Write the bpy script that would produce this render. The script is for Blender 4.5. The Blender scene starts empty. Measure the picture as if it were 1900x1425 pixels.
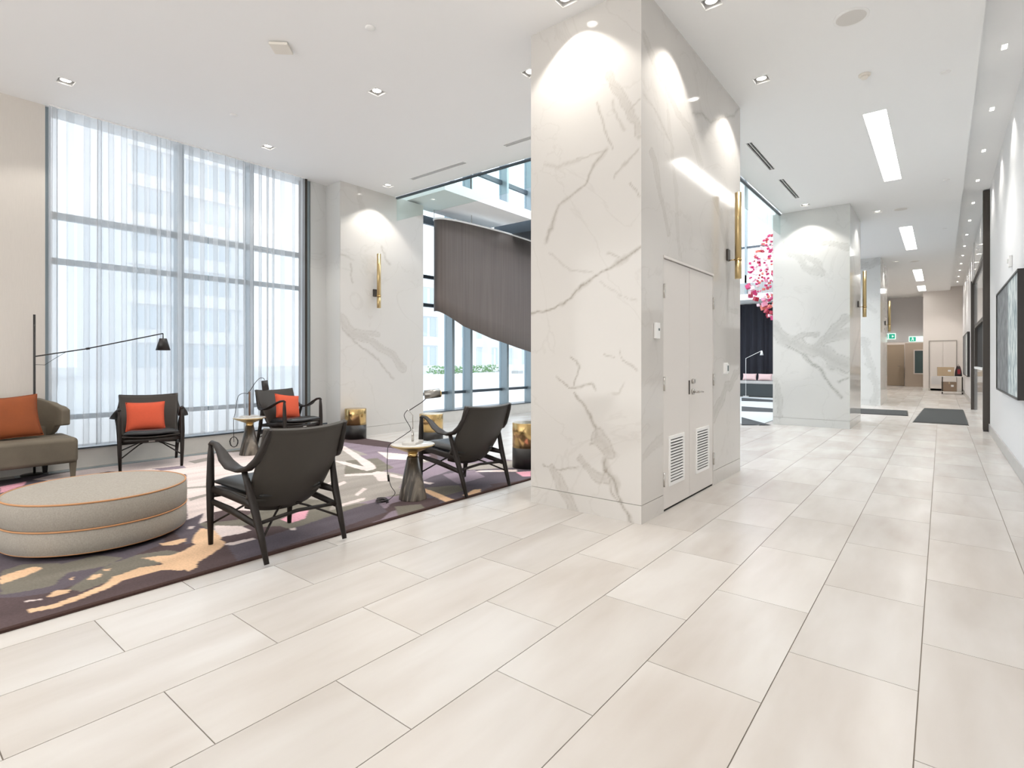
import bpy, bmesh, math, random
import numpy as np
from mathutils import Vector, Matrix

random.seed(7)
rng = np.random.default_rng(7)
S = bpy.context.scene
COL = S.collection
PI = math.pi

# ------------------------------------------------------------------ camera, sky, exposure
F, YAW, Y0, HC = 997.17, 0.674388, 669.1, 1.284      # focal (px of a 1900 px frame), yaw, horizon row, eye height
SA, CA = math.sin(YAW), math.cos(YAW)
cam_d = bpy.data.cameras.new('camera'); cam = bpy.data.objects.new('camera', cam_d); COL.objects.link(cam)
cam.location = (0, 0, HC); cam.rotation_euler = (PI / 2, 0, YAW)
cam_d.sensor_width = 36; cam_d.lens = F / 1900 * 36; cam_d.shift_y = -(712.5 - Y0) / 1900
cam_d.clip_start = 0.05; cam_d.clip_end = 400
S.camera = cam
S.view_settings.view_transform = 'Standard'; S.view_settings.look = 'None'
S.view_settings.gamma = 1; S.view_settings.use_curve_mapping = False
S.view_settings.exposure = 0.0
try:
    S.cycles.use_denoising = True; S.cycles.adaptive_threshold = .02
    S.cycles.max_bounces = 8; S.cycles.diffuse_bounces = 5; S.cycles.transparent_max_bounces = 12
    S.cycles.sample_clamp_indirect = 6
except Exception: pass

W = bpy.data.worlds.new('sky'); S.world = W; W.use_nodes = True
bg = W.node_tree.nodes['Background']
SKY = 2.3
tc = W.node_tree.nodes.new('ShaderNodeTexCoord'); no = W.node_tree.nodes.new('ShaderNodeTexNoise')
no.inputs['Scale'].default_value = 1.6; no.inputs['Detail'].default_value = 4
cr = W.node_tree.nodes.new('ShaderNodeValToRGB')
cr.color_ramp.elements[0].position = .35; cr.color_ramp.elements[0].color = (.90, .945, 1, 1)
cr.color_ramp.elements[1].position = .65; cr.color_ramp.elements[1].color = (1, 1, 1, 1)
W.node_tree.links.new(tc.outputs['Generated'], no.inputs['Vector'])
W.node_tree.links.new(no.outputs['Fac'], cr.inputs['Fac']); W.node_tree.links.new(cr.outputs['Color'], bg.inputs['Color'])
bg.inputs['Strength'].default_value = SKY

def area(name, loc, rot, sx, sy, power, color=(1, 1, 1)):
    l = bpy.data.lights.new(name, 'AREA'); l.shape = 'RECTANGLE'; l.size = sx; l.size_y = sy; l.energy = power; l.color = color
    o = bpy.data.objects.new(name, l); COL.objects.link(o); o.location = loc; o.rotation_euler = rot; return o
# added fill light in front of the closed wall behind the camera
area('fill_behind', (-3.7, -4.9, 2.12), (PI / 2, 0, 0), 8.5, 4.15, 232, (1, .985, .96))
# added area light under the closed ceiling, brightens the double-height hall
area('atrium_fill', (-5.3, 13.5, 7.9), (0, 0, 0), 4.5, 13, 900, (.93, .97, 1))
DL_POWER = 44.0
DL_COLOR = (1, .945, .875)

# ------------------------------------------------------------------ projections used to read points off the plan
def G(x, y, z=0):
    k = (HC - z) / (y - Y0); d = F * k; l = (x - 950) * k
    return (l * CA - d * SA, l * SA + d * CA)
def onX(x, y, X):
    u = (x - 950) / F; t = X / (u * CA - SA); return (t * (u * SA + CA), HC + (Y0 - y) * t / F)   # -> (Y, z)
def onY(x, y, Y):
    u = (x - 950) / F; t = Y / (u * SA + CA); return (t * (u * CA - SA), HC + (Y0 - y) * t / F)   # -> (X, z)

# ------------------------------------------------------------------ mesh helpers
class MB:
    def __init__(s): s.v = []; s.f = []; s.sm = []
    def add(s, vs, fs, smooth=False):
        n = len(s.v); s.v += [tuple(map(float, p)) for p in vs]; s.f += [tuple(i + n for i in f) for f in fs]; s.sm += [smooth] * len(fs)
    def box(s, x0, y0, z0, x1, y1, z1):
        if x0 > x1: x0, x1 = x1, x0
        if y0 > y1: y0, y1 = y1, y0
        if z0 > z1: z0, z1 = z1, z0
        s.add([(x0,y0,z0),(x1,y0,z0),(x1,y1,z0),(x0,y1,z0),(x0,y0,z1),(x1,y0,z1),(x1,y1,z1),(x0,y1,z1)],
              [(0,3,2,1),(4,5,6,7),(0,1,5,4),(1,2,6,5),(2,3,7,6),(3,0,4,7)])
        return s
    def tube(s, pts, rad, n=10, cap=True, rad2=None, side=None, smooth=True):
        P = [Vector(p) for p in pts]; N = len(P)
        if not hasattr(rad, '__len__'): rad = [rad] * N
        if rad2 is None: rad2 = rad
        elif not hasattr(rad2, '__len__'): rad2 = [rad2] * N
        vs = []; ref = Vector(side) if side else None; prev = None
        for i in range(N):
            t = (P[min(i + 1, N - 1)] - P[max(i - 1, 0)]).normalized()
            if ref is not None: a = (ref - t * ref.dot(t))
            elif prev is not None: a = prev - t * prev.dot(t)
            else: a = t.orthogonal()
            if a.length < 1e-5: a = t.orthogonal()
            a.normalize(); b = t.cross(a); prev = a
            for k in range(n):
                an = 2 * PI * k / n
                vs.append(P[i] + a * (math.cos(an) * rad[i]) + b * (math.sin(an) * rad2[i]))
        fs = []
        for i in range(N - 1):
            for k in range(n):
                k2 = (k + 1) % n; fs.append((i*n + k, i*n + k2, (i+1)*n + k2, (i+1)*n + k))
        s.add(vs, fs, smooth)
        if cap:
            s.add(vs[:n], [tuple(reversed(range(n)))]); s.add(vs[-n:], [tuple(range(n))])
        return s
    def lathe(s, prof, n=32, c=(0, 0), smooth=True, sx=1, sy=1, cap=True):
        vs = []; fs = []
        for r, z in prof:
            for k in range(n):
                a = 2 * PI * k / n; vs.append((c[0] + r * math.cos(a) * sx, c[1] + r * math.sin(a) * sy, z))
        m = len(prof)
        for i in range(m - 1):
            for k in range(n):
                k2 = (k + 1) % n; fs.append((i*n + k, i*n + k2, (i+1)*n + k2, (i+1)*n + k))
        s.add(vs, fs, smooth)
        if cap and prof[0][0] > 1e-6: s.add(vs[:n], [tuple(reversed(range(n)))])
        if cap and prof[-1][0] > 1e-6: s.add(vs[-n:], [tuple(range(n))])
        return s
    def surf(s, fn, nu, nv, thick=0, smooth=True, closed_u=False):
        A = [[Vector(fn(i / nu, j / nv)) for j in range(nv + 1)] for i in range(nu + 1)]
        def emit(B, flip):
            vs = [p for row in B for p in row]; fs = []
            for i in range(nu):
                for j in range(nv):
                    q = (i*(nv+1)+j, (i+1)*(nv+1)+j, (i+1)*(nv+1)+j+1, i*(nv+1)+j+1); fs.append(q[::-1] if flip else q)
            s.add(vs, fs, smooth)
        emit(A, False)
        if thick:
            B = []
            for i in range(nu + 1):
                row = []
                for j in range(nv + 1):
                    du = A[min(i+1, nu)][j] - A[max(i-1, 0)][j]; dv = A[i][min(j+1, nv)] - A[i][max(j-1, 0)]
                    nn = du.cross(dv); nn = nn.normalized() if nn.length > 1e-9 else Vector((0, 0, 1))
                    row.append(A[i][j] - nn * thick)
                B.append(row)
            emit(B, True)
            ring = [(i, 0) for i in range(nu)] + [(nu, j) for j in range(nv)] + [(i, nv) for i in range(nu, 0, -1)] + [(0, j) for j in range(nv, 0, -1)]
            vs = [A[i][j] for i, j in ring] + [B[i][j] for i, j in ring]; m = len(ring)
            s.add(vs, [(k, k + m, (k + 1) % m + m, (k + 1) % m) for k in range(m)], False)
        return s
    def prism(s, poly, z0, z1):
        n = len(poly); s.add([(x, y, z0) for x, y in poly] + [(x, y, z1) for x, y in poly],
            [tuple(reversed(range(n))), tuple(range(n, 2*n))] + [(k, (k+1) % n, (k+1) % n + n, k + n) for k in range(n)]); return s
    def xf(s, M):
        s.v = [tuple(M @ Vector(p)) for p in s.v]; return s
    def build(s, name, mat, parent=None, bevel=0, seg=2, subsurf=0, fix=True):
        me = bpy.data.meshes.new(name); me.from_pydata(s.v, [], s.f)
        me.polygons.foreach_set('use_smooth', s.sm)
        if mat: me.materials.append(mat)
        if fix or bevel:
            bm = bmesh.new(); bm.from_mesh(me); bmesh.ops.remove_doubles(bm, verts=bm.verts, dist=1e-5)
            bmesh.ops.recalc_face_normals(bm, faces=bm.faces); bm.to_mesh(me); bm.free()
        me.update()
        o = bpy.data.objects.new(name, me); COL.objects.link(o); o.parent = parent
        if bevel:
            m = o.modifiers.new('bevel', 'BEVEL'); m.width = bevel; m.segments = seg; m.limit_method = 'ANGLE'; m.angle_limit = .6
            for p in me.polygons: p.use_smooth = True
            w = o.modifiers.new('wn', 'WEIGHTED_NORMAL'); w.keep_sharp = False
        if subsurf:
            m = o.modifiers.new('sub', 'SUBSURF'); m.levels = m.render_levels = subsurf
            for p in me.polygons: p.use_smooth = True
        return o

def box(name, b, mat, parent=None, bevel=0, seg=2): return MB().box(*b).build(name, mat, parent, bevel, seg)
def tag(o, label=None, cat=None, group=None, kind=None):
    if label: o['label'] = label
    if cat: o['category'] = cat
    if group: o['group'] = group
    if kind: o['kind'] = kind
    return o
def empty(name, loc, rz=0, label=None, cat=None, group=None, kind=None):
    o = bpy.data.objects.new(name, None); COL.objects.link(o); o.location = loc; o.rotation_euler = (0, 0, rz); o.empty_display_size = .1
    return tag(o, label, cat, group, kind)
def copy_tree(o, parent=None):
    c = o.copy(); COL.objects.link(c)
    if parent is not None: c.parent = parent
    for ch in list(o.children): copy_tree(ch, c)
    return c
def struct(name, b, mat, label, bevel=0): return tag(box(name, b, mat, None, bevel), label, None, None, 'structure')

# ------------------------------------------------------------------ materials
def newmat(name):
    m = bpy.data.materials.new(name); m.use_nodes = True
    return m, m.node_tree, m.node_tree.nodes['Principled BSDF']
def N(t, typ, **kw):
    n = t.nodes.new(typ)
    for k, v in kw.items():
        if k in n.inputs: n.inputs[k].default_value = v
        else: setattr(n, k, v)
    return n
def L(t, a, b): t.links.new(a, b)
def simple(name, col, rough=.5, metal=0, spec=.5, noise=0, nscale=20, bump=0, bscale=60, stretch=None, coat=0):
    m, t, b = newmat(name)
    b.inputs['Base Color'].default_value = (*col, 1); b.inputs['Roughness'].default_value = rough
    b.inputs['Metallic'].default_value = metal; b.inputs['Specular IOR Level'].default_value = spec
    if coat: b.inputs['Coat Weight'].default_value = coat; b.inputs['Coat Roughness'].default_value = .08
    if noise or bump:
        tcn = N(t, 'ShaderNodeTexCoord'); mp = N(t, 'ShaderNodeMapping'); L(t, tcn.outputs['Object'], mp.inputs['Vector'])
        if stretch: mp.inputs['Scale'].default_value = stretch
    if noise:
        n = N(t, 'ShaderNodeTexNoise', Scale=nscale, Detail=5.0); L(t, mp.outputs[0], n.inputs['Vector'])
        mx = N(t, 'ShaderNodeMix', data_type='RGBA')
        mx.inputs[6].default_value = (*[c * (1 - noise) for c in col], 1); mx.inputs[7].default_value = (*[min(1, c * (1 + noise)) for c in col], 1)
        L(t, n.outputs['Fac'], mx.inputs[0]); L(t, mx.outputs[2], b.inputs['Base Color'])
    if bump:
        n2 = N(t, 'ShaderNodeTexNoise', Scale=bscale, Detail=3.0); L(t, mp.outputs[0], n2.inputs['Vector'])
        bp = N(t, 'ShaderNodeBump', Strength=bump, Distance=.01); L(t, n2.outputs['Fac'], bp.inputs['Height']); L(t, bp.outputs[0], b.inputs['Normal'])
    return m
def emis(name, col, st):
    m, t, b = newmat(name); b.inputs['Base Color'].default_value = (*col, 1)
    b.inputs['Emission Color'].default_value = (*col, 1); b.inputs['Emission Strength'].default_value = st; return m

M = {}
M['ceil'] = simple('ceiling_paint', (.90, .905, .905), .65, spec=.25)
M['beige_wall'] = simple('beige_wallcovering', (.68, .64, .59), .6, noise=.04, nscale=90, stretch=(1, 1, .1))
M['white_wall'] = simple('white_wall_paint', (.82, .82, .83), .55, spec=.3)
M['rose_wall'] = simple('warm_wall_paint', (.74, .69, .65), .6)
M['grey_wall'] = simple('grey_wall_paint', (.70, .68, .685), .6)
M['door_grey'] = simple('door_paint', (.73, .70, .67), .4)
M['door_brown'] = simple('brown_door', (.42, .34, .25), .5)
M['white'] = simple('white_plastic', (.88, .88, .87), .35)
M['offwhite'] = simple('off_white_plastic', (.80, .76, .69), .45)
M['grille'] = simple('speaker_mesh', (.74, .72, .69), .7, bump=.4, bscale=900)
M['black'] = simple('black_metal', (.016, .014, .013), .38)
M['bronze'] = simple('dark_bronze_metal', (.05, .042, .036), .35, metal=.3)
M['chrome'] = simple('brushed_steel', (.55, .53, .5), .25, metal=1)
M['alum'] = simple('grey_aluminium', (.30, .36, .39), .35, metal=.35)
M['alum_dark'] = simple('dark_aluminium', (.07, .09, .11), .35, metal=.3)
M['brass'] = simple('polished_brass', (.62, .44, .20), .22, metal=1, noise=.12, nscale=6, stretch=(6, 6, .3))  # vertical streaks in the colour imitate reflections on the metal
M['brass_dull'] = simple('satin_brass', (.60, .46, .24), .33, metal=1)
M['wood_black'] = simple('black_stained_wood', (.012, .008, .006), .45, spec=.35, noise=.35, nscale=30, stretch=(1, 1, .2))
M['leather'] = simple('black_brown_leather', (.038, .032, .026), .48, spec=.4, noise=.1, nscale=7, bump=.12, bscale=350)
M['leather_seat'] = simple('black_leather', (.016, .017, .018), .30, bump=.12, bscale=300)
M['orange'] = simple('orange_fabric', (.64, .095, .04), .85, noise=.08, nscale=50, bump=.3, bscale=400)
M['rust'] = simple('rust_velvet', (.28, .068, .016), .8, noise=.18, nscale=7, bump=.15, bscale=300)
M['velvet'] = simple('olive_grey_velvet', (.15, .125, .09), .75, noise=.4, nscale=4, bump=.15, bscale=200)
M['piping'] = simple('rust_piping', (.50, .25, .11), .6)
M['curtain_dark'] = simple('charcoal_curtain', (.028, .029, .04), .85, noise=.4, nscale=3, stretch=(3, 3, .2))
M['dark_base'] = simple('dark_grey_laminate', (.045, .055, .06), .5)
M['mat'] = simple('grey_ribbed_mat', (.055, .058, .058), .95, noise=.15, nscale=60, bump=.5, bscale=300)
M['stone_light'] = simple('light_stone', (.70, .68, .64), .35, noise=.08, nscale=8)
M['stone_grey'] = simple('grey_stone_skirting', (.50, .49, .48), .3, noise=.1, nscale=8)
M['paving'] = simple('pale_paving', (.70, .70, .70), .8, noise=.08, nscale=2)
M['concrete_white'] = simple('white_cladding', (.84, .84, .85), .6)
M['glass_blue'] = simple('window_tint', (.60, .65, .69), .3)
M['green'] = simple('shrub_leaves', (.16, .30, .10), .8, noise=.4, nscale=12)
M['card'] = simple('cardboard', (.50, .38, .25), .8)
M['card_dark'] = simple('brown_cardboard', (.28, .20, .14), .8)
M['red'] = simple('red_fabric', (.25, .02, .03), .7)
M['pinkf'] = simple('pale_pink_fabric', (.75, .55, .55), .8)
M['slotdark'] = simple('vent_interior', (.015, .015, .015), .8)
M['grout'] = simple('tile_grout', (.24, .21, .18), .9)
M['lens'] = emis('lamp_glow', (1, .95, .87), 14)
M['lens_small'] = emis('small_lamp_glow', (1, .92, .80), 14)
M['diffuser'] = emis('light_panel_glow', (1, .985, .95), 9)
M['exit_green'] = emis('exit_sign_green', (.02, .30, .20), 1.0)
M['exit_white'] = emis('exit_sign_white', (.80, 1, .93), 1.0)
M['screen_fabric'] = simple('taupe_metal_mesh', (.155, .130, .118), .5, metal=.25, noise=.3, nscale=5, stretch=(5, 5, .12))
M['navy'] = simple('display', (.06, .10, .10), .3)

def glass(name, tint, rough=0.0, refl=1.0):
    m = bpy.data.materials.new(name); m.use_nodes = True; t = m.node_tree; t.nodes.clear()
    o = N(t, 'ShaderNodeOutputMaterial'); tr = N(t, 'ShaderNodeBsdfTransparent'); tr.inputs[0].default_value = (*tint, 1)
    gl = N(t, 'ShaderNodeBsdfGlossy'); gl.inputs['Roughness'].default_value = rough
    lw = N(t, 'ShaderNodeLayerWeight', Blend=.5); pw = N(t, 'ShaderNodeMath', operation='POWER'); pw.inputs[1].default_value = 4.5
    ml = N(t, 'ShaderNodeMath', operation='MULTIPLY_ADD'); ml.inputs[1].default_value = .85 * refl; ml.inputs[2].default_value = .03
    L(t, lw.outputs['Facing'], pw.inputs[0])
    mx = N(t, 'ShaderNodeMixShader'); L(t, pw.outputs[0], ml.inputs[0]); L(t, ml.outputs[0], mx.inputs[0]); L(t, tr.outputs[0], mx.inputs[1]); L(t, gl.outputs[0], mx.inputs[2]); L(t, mx.outputs[0], o.inputs[0])
    return m
M['glass'] = glass('clear_glass', (.95, .98, 1))
M['baffle'] = glass('greenish_glass', (.88, .94, .93), 0, 1.0)

def sheer():
    m = bpy.data.materials.new('sheer_voile'); m.use_nodes = True; t = m.node_tree; t.nodes.clear()
    o = N(t, 'ShaderNodeOutputMaterial'); tr = N(t, 'ShaderNodeBsdfTransparent'); tr.inputs[0].default_value = (1, 1, 1, 1)
    tl = N(t, 'ShaderNodeBsdfTranslucent'); tl.inputs[0].default_value = (.66, .665, .68, 1)
    df = N(t, 'ShaderNodeBsdfDiffuse'); df.inputs[0].default_value = (.72, .73, .75, 1)
    m1 = N(t, 'ShaderNodeMixShader'); m1.inputs[0].default_value = .4; L(t, tl.outputs[0], m1.inputs[1]); L(t, df.outputs[0], m1.inputs[2])
    # threads hide more when the cloth is seen edge-on
    lw = N(t, 'ShaderNodeLayerWeight', Blend=.45); mr = N(t, 'ShaderNodeMapRange'); mr.inputs['From Min'].default_value = 0; mr.inputs['From Max'].default_value = .8
    mr.inputs['To Min'].default_value = .50; mr.inputs['To Max'].default_value = 1.0
    L(t, lw.outputs['Facing'], mr.inputs['Value'])
    m2 = N(t, 'ShaderNodeMixShader'); L(t, mr.outputs[0], m2.inputs[0]); L(t, tr.outputs[0], m2.inputs[1]); L(t, m1.outputs[0], m2.inputs[2]); L(t, m2.outputs[0], o.inputs[0])
    return m
M['sheer'] = sheer()

def marble(name, base, vein, rough=.09, extra=.35):
    """polished stone: the attribute 'vein' holds the big veins, noise adds faint ones"""
    m, t, b = newmat(name)
    at = N(t, 'ShaderNodeAttribute', attribute_name='vein')
    tcn = N(t, 'ShaderNodeTexCoord'); n1 = N(t, 'ShaderNodeTexNoise', Scale=.9, Detail=6.0, Distortion=1.2); L(t, tcn.outputs['Object'], n1.inputs['Vector'])
    sb = N(t, 'ShaderNodeMath', operation='SUBTRACT'); sb.inputs[1].default_value = .5; L(t, n1.outputs['Fac'], sb.inputs[0])
    ab = N(t, 'ShaderNodeMath', operation='ABSOLUTE'); L(t, sb.outputs[0], ab.inputs[0])
    mr = N(t, 'ShaderNodeMapRange'); mr.inputs['From Min'].default_value = 0; mr.inputs['From Max'].default_value = .012
    mr.inputs['To Min'].default_value = .30 * extra; mr.inputs['To Max'].default_value = 0; L(t, ab.outputs[0], mr.inputs['Value'])
    n2 = N(t, 'ShaderNodeTexNoise', Scale=1.4, Detail=3.0); L(t, tcn.outputs['Object'], n2.inputs['Vector'])
    c1 = N(t, 'ShaderNodeMix', data_type='RGBA'); c1.inputs[6].default_value = (*[x * .93 for x in base], 1); c1.inputs[7].default_value = (*base, 1); L(t, n2.outputs['Fac'], c1.inputs[0])
    ad = N(t, 'ShaderNodeMath', operation='ADD', use_clamp=True); L(t, at.outputs['Fac'], ad.inputs[0]); L(t, mr.outputs[0], ad.inputs[1])
    n3 = N(t, 'ShaderNodeTexNoise', Scale=28.0, Detail=4.0); L(t, tcn.outputs['Object'], n3.inputs['Vector'])
    m3 = N(t, 'ShaderNodeMapRange'); m3.inputs['To Min'].default_value = .55; m3.inputs['To Max'].default_value = 1.25; L(t, n3.outputs['Fac'], m3.inputs['Value'])
    mu = N(t, 'ShaderNodeMath', operation='MULTIPLY', use_clamp=True); L(t, ad.outputs[0], mu.inputs[0]); L(t, m3.outputs[0], mu.inputs[1])
    c2 = N(t, 'ShaderNodeMix', data_type='RGBA'); c2.inputs[7].default_value = (*vein, 1); L(t, mu.outputs[0], c2.inputs[0]); L(t, c1.outputs[2], c2.inputs[6])
    L(t, c2.outputs[2], b.inputs['Base Color']); b.inputs['Roughness'].default_value = rough
    return m
M['marble'] = marble('white_marble', (.66, .64, .61), (.27, .235, .19))
M['marble_daylit'] = marble('white_marble_daylit', (.68, .69, .675), (.25, .26, .24))  # copy of the white marble with the cool cast of daylight in its colour
M['wallpanel'] = marble('pale_polished_panel', (.66, .65, .63), (.3, .29, .28), .06)

def dark_marble():
    m, t, b = newmat('dark_brown_marble')
    tcn = N(t, 'ShaderNodeTexCoord'); mp = N(t, 'ShaderNodeMapping'); mp.inputs['Rotation'].default_value = (.5, .6, .3); mp.inputs['Scale'].default_value = (14, 5, 2.5)
    L(t, tcn.outputs['Object'], mp.inputs['Vector'])
    n = N(t, 'ShaderNodeTexNoise', Scale=1.0, Detail=8.0, Distortion=1.5); L(t, mp.outputs[0], n.inputs['Vector'])
    r = N(t, 'ShaderNodeValToRGB'); e = r.color_ramp.elements
    e[0].position = .35; e[0].color = (.016, .013, .010, 1); e[1].position = .76; e[1].color = (.30, .26, .21, 1)
    x = r.color_ramp.elements.new(.52); x.color = (.050, .040, .031, 1)
    L(t, n.outputs['Fac'], r.inputs['Fac']); L(t, r.outputs[0], b.inputs['Base Color']); b.inputs['Roughness'].default_value = .33
    return m
M['dark_marble'] = dark_marble()

TW, TL, TX0, TY0 = .4573, .9146, .3872, .328     # floor tiles: width, length, first joint, first end joint
def tile_mat():
    m, t, b = newmat('travertine_look_tile')
    ge = N(t, 'ShaderNodeNewGeometry'); sp = N(t, 'ShaderNodeSeparateXYZ'); L(t, ge.outputs['Position'], sp.inputs[0])
    def ma(op, a, b_=None, clamp=False):
        n = N(t, 'ShaderNodeMath', operation=op, use_clamp=clamp)
        for i, x in enumerate((a, b_)):
            if x is None: continue
            if isinstance(x, (int, float)): n.inputs[i].default_value = x
            else: L(t, x, n.inputs[i])
        return n.outputs[0]
    k = ma('FLOOR', ma('DIVIDE', ma('SUBTRACT', TX0, sp.outputs[0]), TW))
    sh = ma('MULTIPLY', ma('FLOORED_MODULO', k, 2.0), TL / 2)
    j = ma('FLOOR', ma('DIVIDE', ma('SUBTRACT', ma('SUBTRACT', sp.outputs[1], TY0), sh), TL))
    cb = N(t, 'ShaderNodeCombineXYZ'); L(t, k, cb.inputs[0]); L(t, j, cb.inputs[1])
    wn = N(t, 'ShaderNodeTexWhiteNoise', noise_dimensions='3D'); L(t, cb.outputs[0], wn.inputs['Vector'])
    sc = N(t, 'ShaderNodeVectorMath', operation='MULTIPLY_ADD'); sc.inputs[1].default_value = (30, 30, 30)
    L(t, wn.outputs['Color'], sc.inputs[0]); L(t, ge.outputs['Position'], sc.inputs[2])
    mp = N(t, 'ShaderNodeMapping'); L(t, sc.outputs[0], mp.inputs['Vector']); mp.inputs['Scale'].default_value = (1.6, .55, 1); mp.inputs['Rotation'].default_value = (0, 0, .5)
    n1 = N(t, 'ShaderNodeTexNoise', Scale=1.5, Detail=4.0, Distortion=.3); L(t, mp.outputs[0], n1.inputs['Vector'])
    mp2 = N(t, 'ShaderNodeMapping'); L(t, sc.outputs[0], mp2.inputs['Vector']); mp2.inputs['Scale'].default_value = (5, .8, 1); mp2.inputs['Rotation'].default_value = (0, 0, .6)
    n2 = N(t, 'ShaderNodeTexNoise', Scale=1.5, Detail=5.0, Distortion=.2); L(t, mp2.outputs[0], n2.inputs['Vector'])
    r = N(t, 'ShaderNodeValToRGB'); e = r.color_ramp.elements
    e[0].position = .32; e[0].color = (.50, .46, .42, 1); e[1].position = .66; e[1].color = (.62, .60, .575, 1)
    mixf = ma('ADD', ma('MULTIPLY', n1.outputs['Fac'], .7), ma('MULTIPLY', n2.outputs['Fac'], .3))
    L(t, mixf, r.inputs['Fac'])
    tint = N(t, 'ShaderNodeMapRange'); tint.inputs['To Min'].default_value = .95; tint.inputs['To Max'].default_value = 1.04; L(t, wn.outputs['Value'], tint.inputs['Value'])
    hs = N(t, 'ShaderNodeHueSaturation'); L(t, r.outputs[0], hs.inputs['Color']); L(t, tint.outputs[0], hs.inputs['Value'])
    L(t, hs.outputs[0], b.inputs['Base Color'])
    b.inputs['Roughness'].default_value = .27
    return m
M['tile'] = tile_mat()

def rug_mat():
    m, t, b = newmat('tufted_rug')
    at = N(t, 'ShaderNodeAttribute', attribute_name='pattern'); tcn = N(t, 'ShaderNodeTexCoord')
    n = N(t, 'ShaderNodeTexNoise', Scale=70.0, Detail=4.0); L(t, tcn.outputs['Object'], n.inputs['Vector'])
    hs = N(t, 'ShaderNodeHueSaturation'); mr = N(t, 'ShaderNodeMapRange'); mr.inputs['To Min'].default_value = .75; mr.inputs['To Max'].default_value = 1.25
    L(t, n.outputs['Fac'], mr.inputs['Value']); L(t, mr.outputs[0], hs.inputs['Value']); L(t, at.outputs['Color'], hs.inputs['Color']); L(t, hs.outputs[0], b.inputs['Base Color'])
    b.inputs['Roughness'].default_value = .95; b.inputs['Specular IOR Level'].default_value = .1
    bp = N(t, 'ShaderNodeBump', Strength=.5, Distance=.004); n2 = N(t, 'ShaderNodeTexNoise', Scale=400.0); L(t, tcn.outputs['Object'], n2.inputs['Vector']); L(t, n2.outputs['Fac'], bp.inputs['Height']); L(t, bp.outputs[0], b.inputs['Normal'])
    return m
M['rug'] = rug_mat()

def weave():
    m, t, b = newmat('grey_woven_linen')
    tcn = N(t, 'ShaderNodeTexCoord')
    mpa = N(t, 'ShaderNodeMapping'); mpa.inputs['Scale'].default_value = (90, 90, 420); L(t, tcn.outputs['Object'], mpa.inputs['Vector'])
    mpb = N(t, 'ShaderNodeMapping'); mpb.inputs['Scale'].default_value = (420, 420, 60); L(t, tcn.outputs['Object'], mpb.inputs['Vector'])
    a = N(t, 'ShaderNodeTexNoise', Scale=1.0, Detail=2.0); L(t, mpa.outputs[0], a.inputs['Vector'])
    c = N(t, 'ShaderNodeTexNoise', Scale=1.0, Detail=2.0); L(t, mpb.outputs[0], c.inputs['Vector'])
    ad = N(t, 'ShaderNodeMath', operation='ADD'); L(t, a.outputs['Fac'], ad.inputs[0]); L(t, c.outputs['Fac'], ad.inputs[1])
    mr = N(t, 'ShaderNodeMapRange'); mr.inputs['From Min'].default_value = .7; mr.inputs['From Max'].default_value = 1.3; L(t, ad.outputs[0], mr.inputs['Value'])
    mx = N(t, 'ShaderNodeMix', data_type='RGBA'); mx.inputs[6].default_value = (.28, .255, .22, 1); mx.inputs[7].default_value = (.385, .355, .31, 1)
    L(t, mr.outputs[0], mx.inputs[0]); L(t, mx.outputs[2], b.inputs['Base Color']); b.inputs['Roughness'].default_value = .9
    return m
M['linen'] = weave()

# ------------------------------------------------------------------ painted patterns (stone veins, rug print) as mesh attributes
def vnoise(x, y, seed, scale):
    """smooth value noise, numpy"""
    r = np.random.default_rng(seed); T = r.random((64, 64)); x = x * scale; y = y * scale
    xi = np.floor(x).astype(int); yi = np.floor(y).astype(int); fx = x - xi; fy = y - yi
    fx = fx * fx * (3 - 2 * fx); fy = fy * fy * (3 - 2 * fy)
    a = T[xi % 64, yi % 64]; b = T[(xi + 1) % 64, yi % 64]; c = T[xi % 64, (yi + 1) % 64]; d = T[(xi + 1) % 64, (yi + 1) % 64]
    return (a * (1 - fx) + b * fx) * (1 - fy) + (c * (1 - fx) + d * fx) * fy - .5
def paint_veins(u, v, strokes, seed=1):
    wu = u + .05 * vnoise(u, v, seed, 5) + .022 * vnoise(u, v, seed + 1, 18) + .010 * vnoise(u, v, seed + 2, 50)
    wv = v + .05 * vnoise(u, v, seed + 3, 5) + .022 * vnoise(u, v, seed + 4, 18) + .010 * vnoise(u, v, seed + 5, 50)
    out = np.zeros_like(u)
    for pts, w, s in strokes:
        lo = np.min(pts, axis=0) - .25; hi = np.max(pts, axis=0) + .25
        k = np.where((wu > lo[0]) & (wu < hi[0]) & (wv > lo[1]) & (wv < hi[1]))[0]
        if len(k) == 0: continue
        U, V = wu[k], wv[k]; best = np.full(len(k), 9.0)
        for (a, b), (c, d) in zip(pts[:-1], pts[1:]):
            L2 = (c - a) ** 2 + (d - b) ** 2 + 1e-9; tt = np.clip(((U - a) * (c - a) + (V - b) * (d - b)) / L2, 0, 1)
            best = np.minimum(best, np.hypot(U - a - tt * (c - a), V - b - tt * (d - b)))
        ww = w * (.55 + 1.1 * (vnoise(U, V, seed + 9, 6) + .5))
        body = np.clip(1 - best / ww, 0, 1) ** .7 * .55
        edge = np.exp(-((best - ww * .75) / .006) ** 2) * .55 if w > .03 else np.exp(-(best / .006) ** 2) * .6
        out[k] = np.maximum(out[k], s * np.clip(body + edge, 0, 1))
    return np.clip(out, 0, 1)
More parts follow.
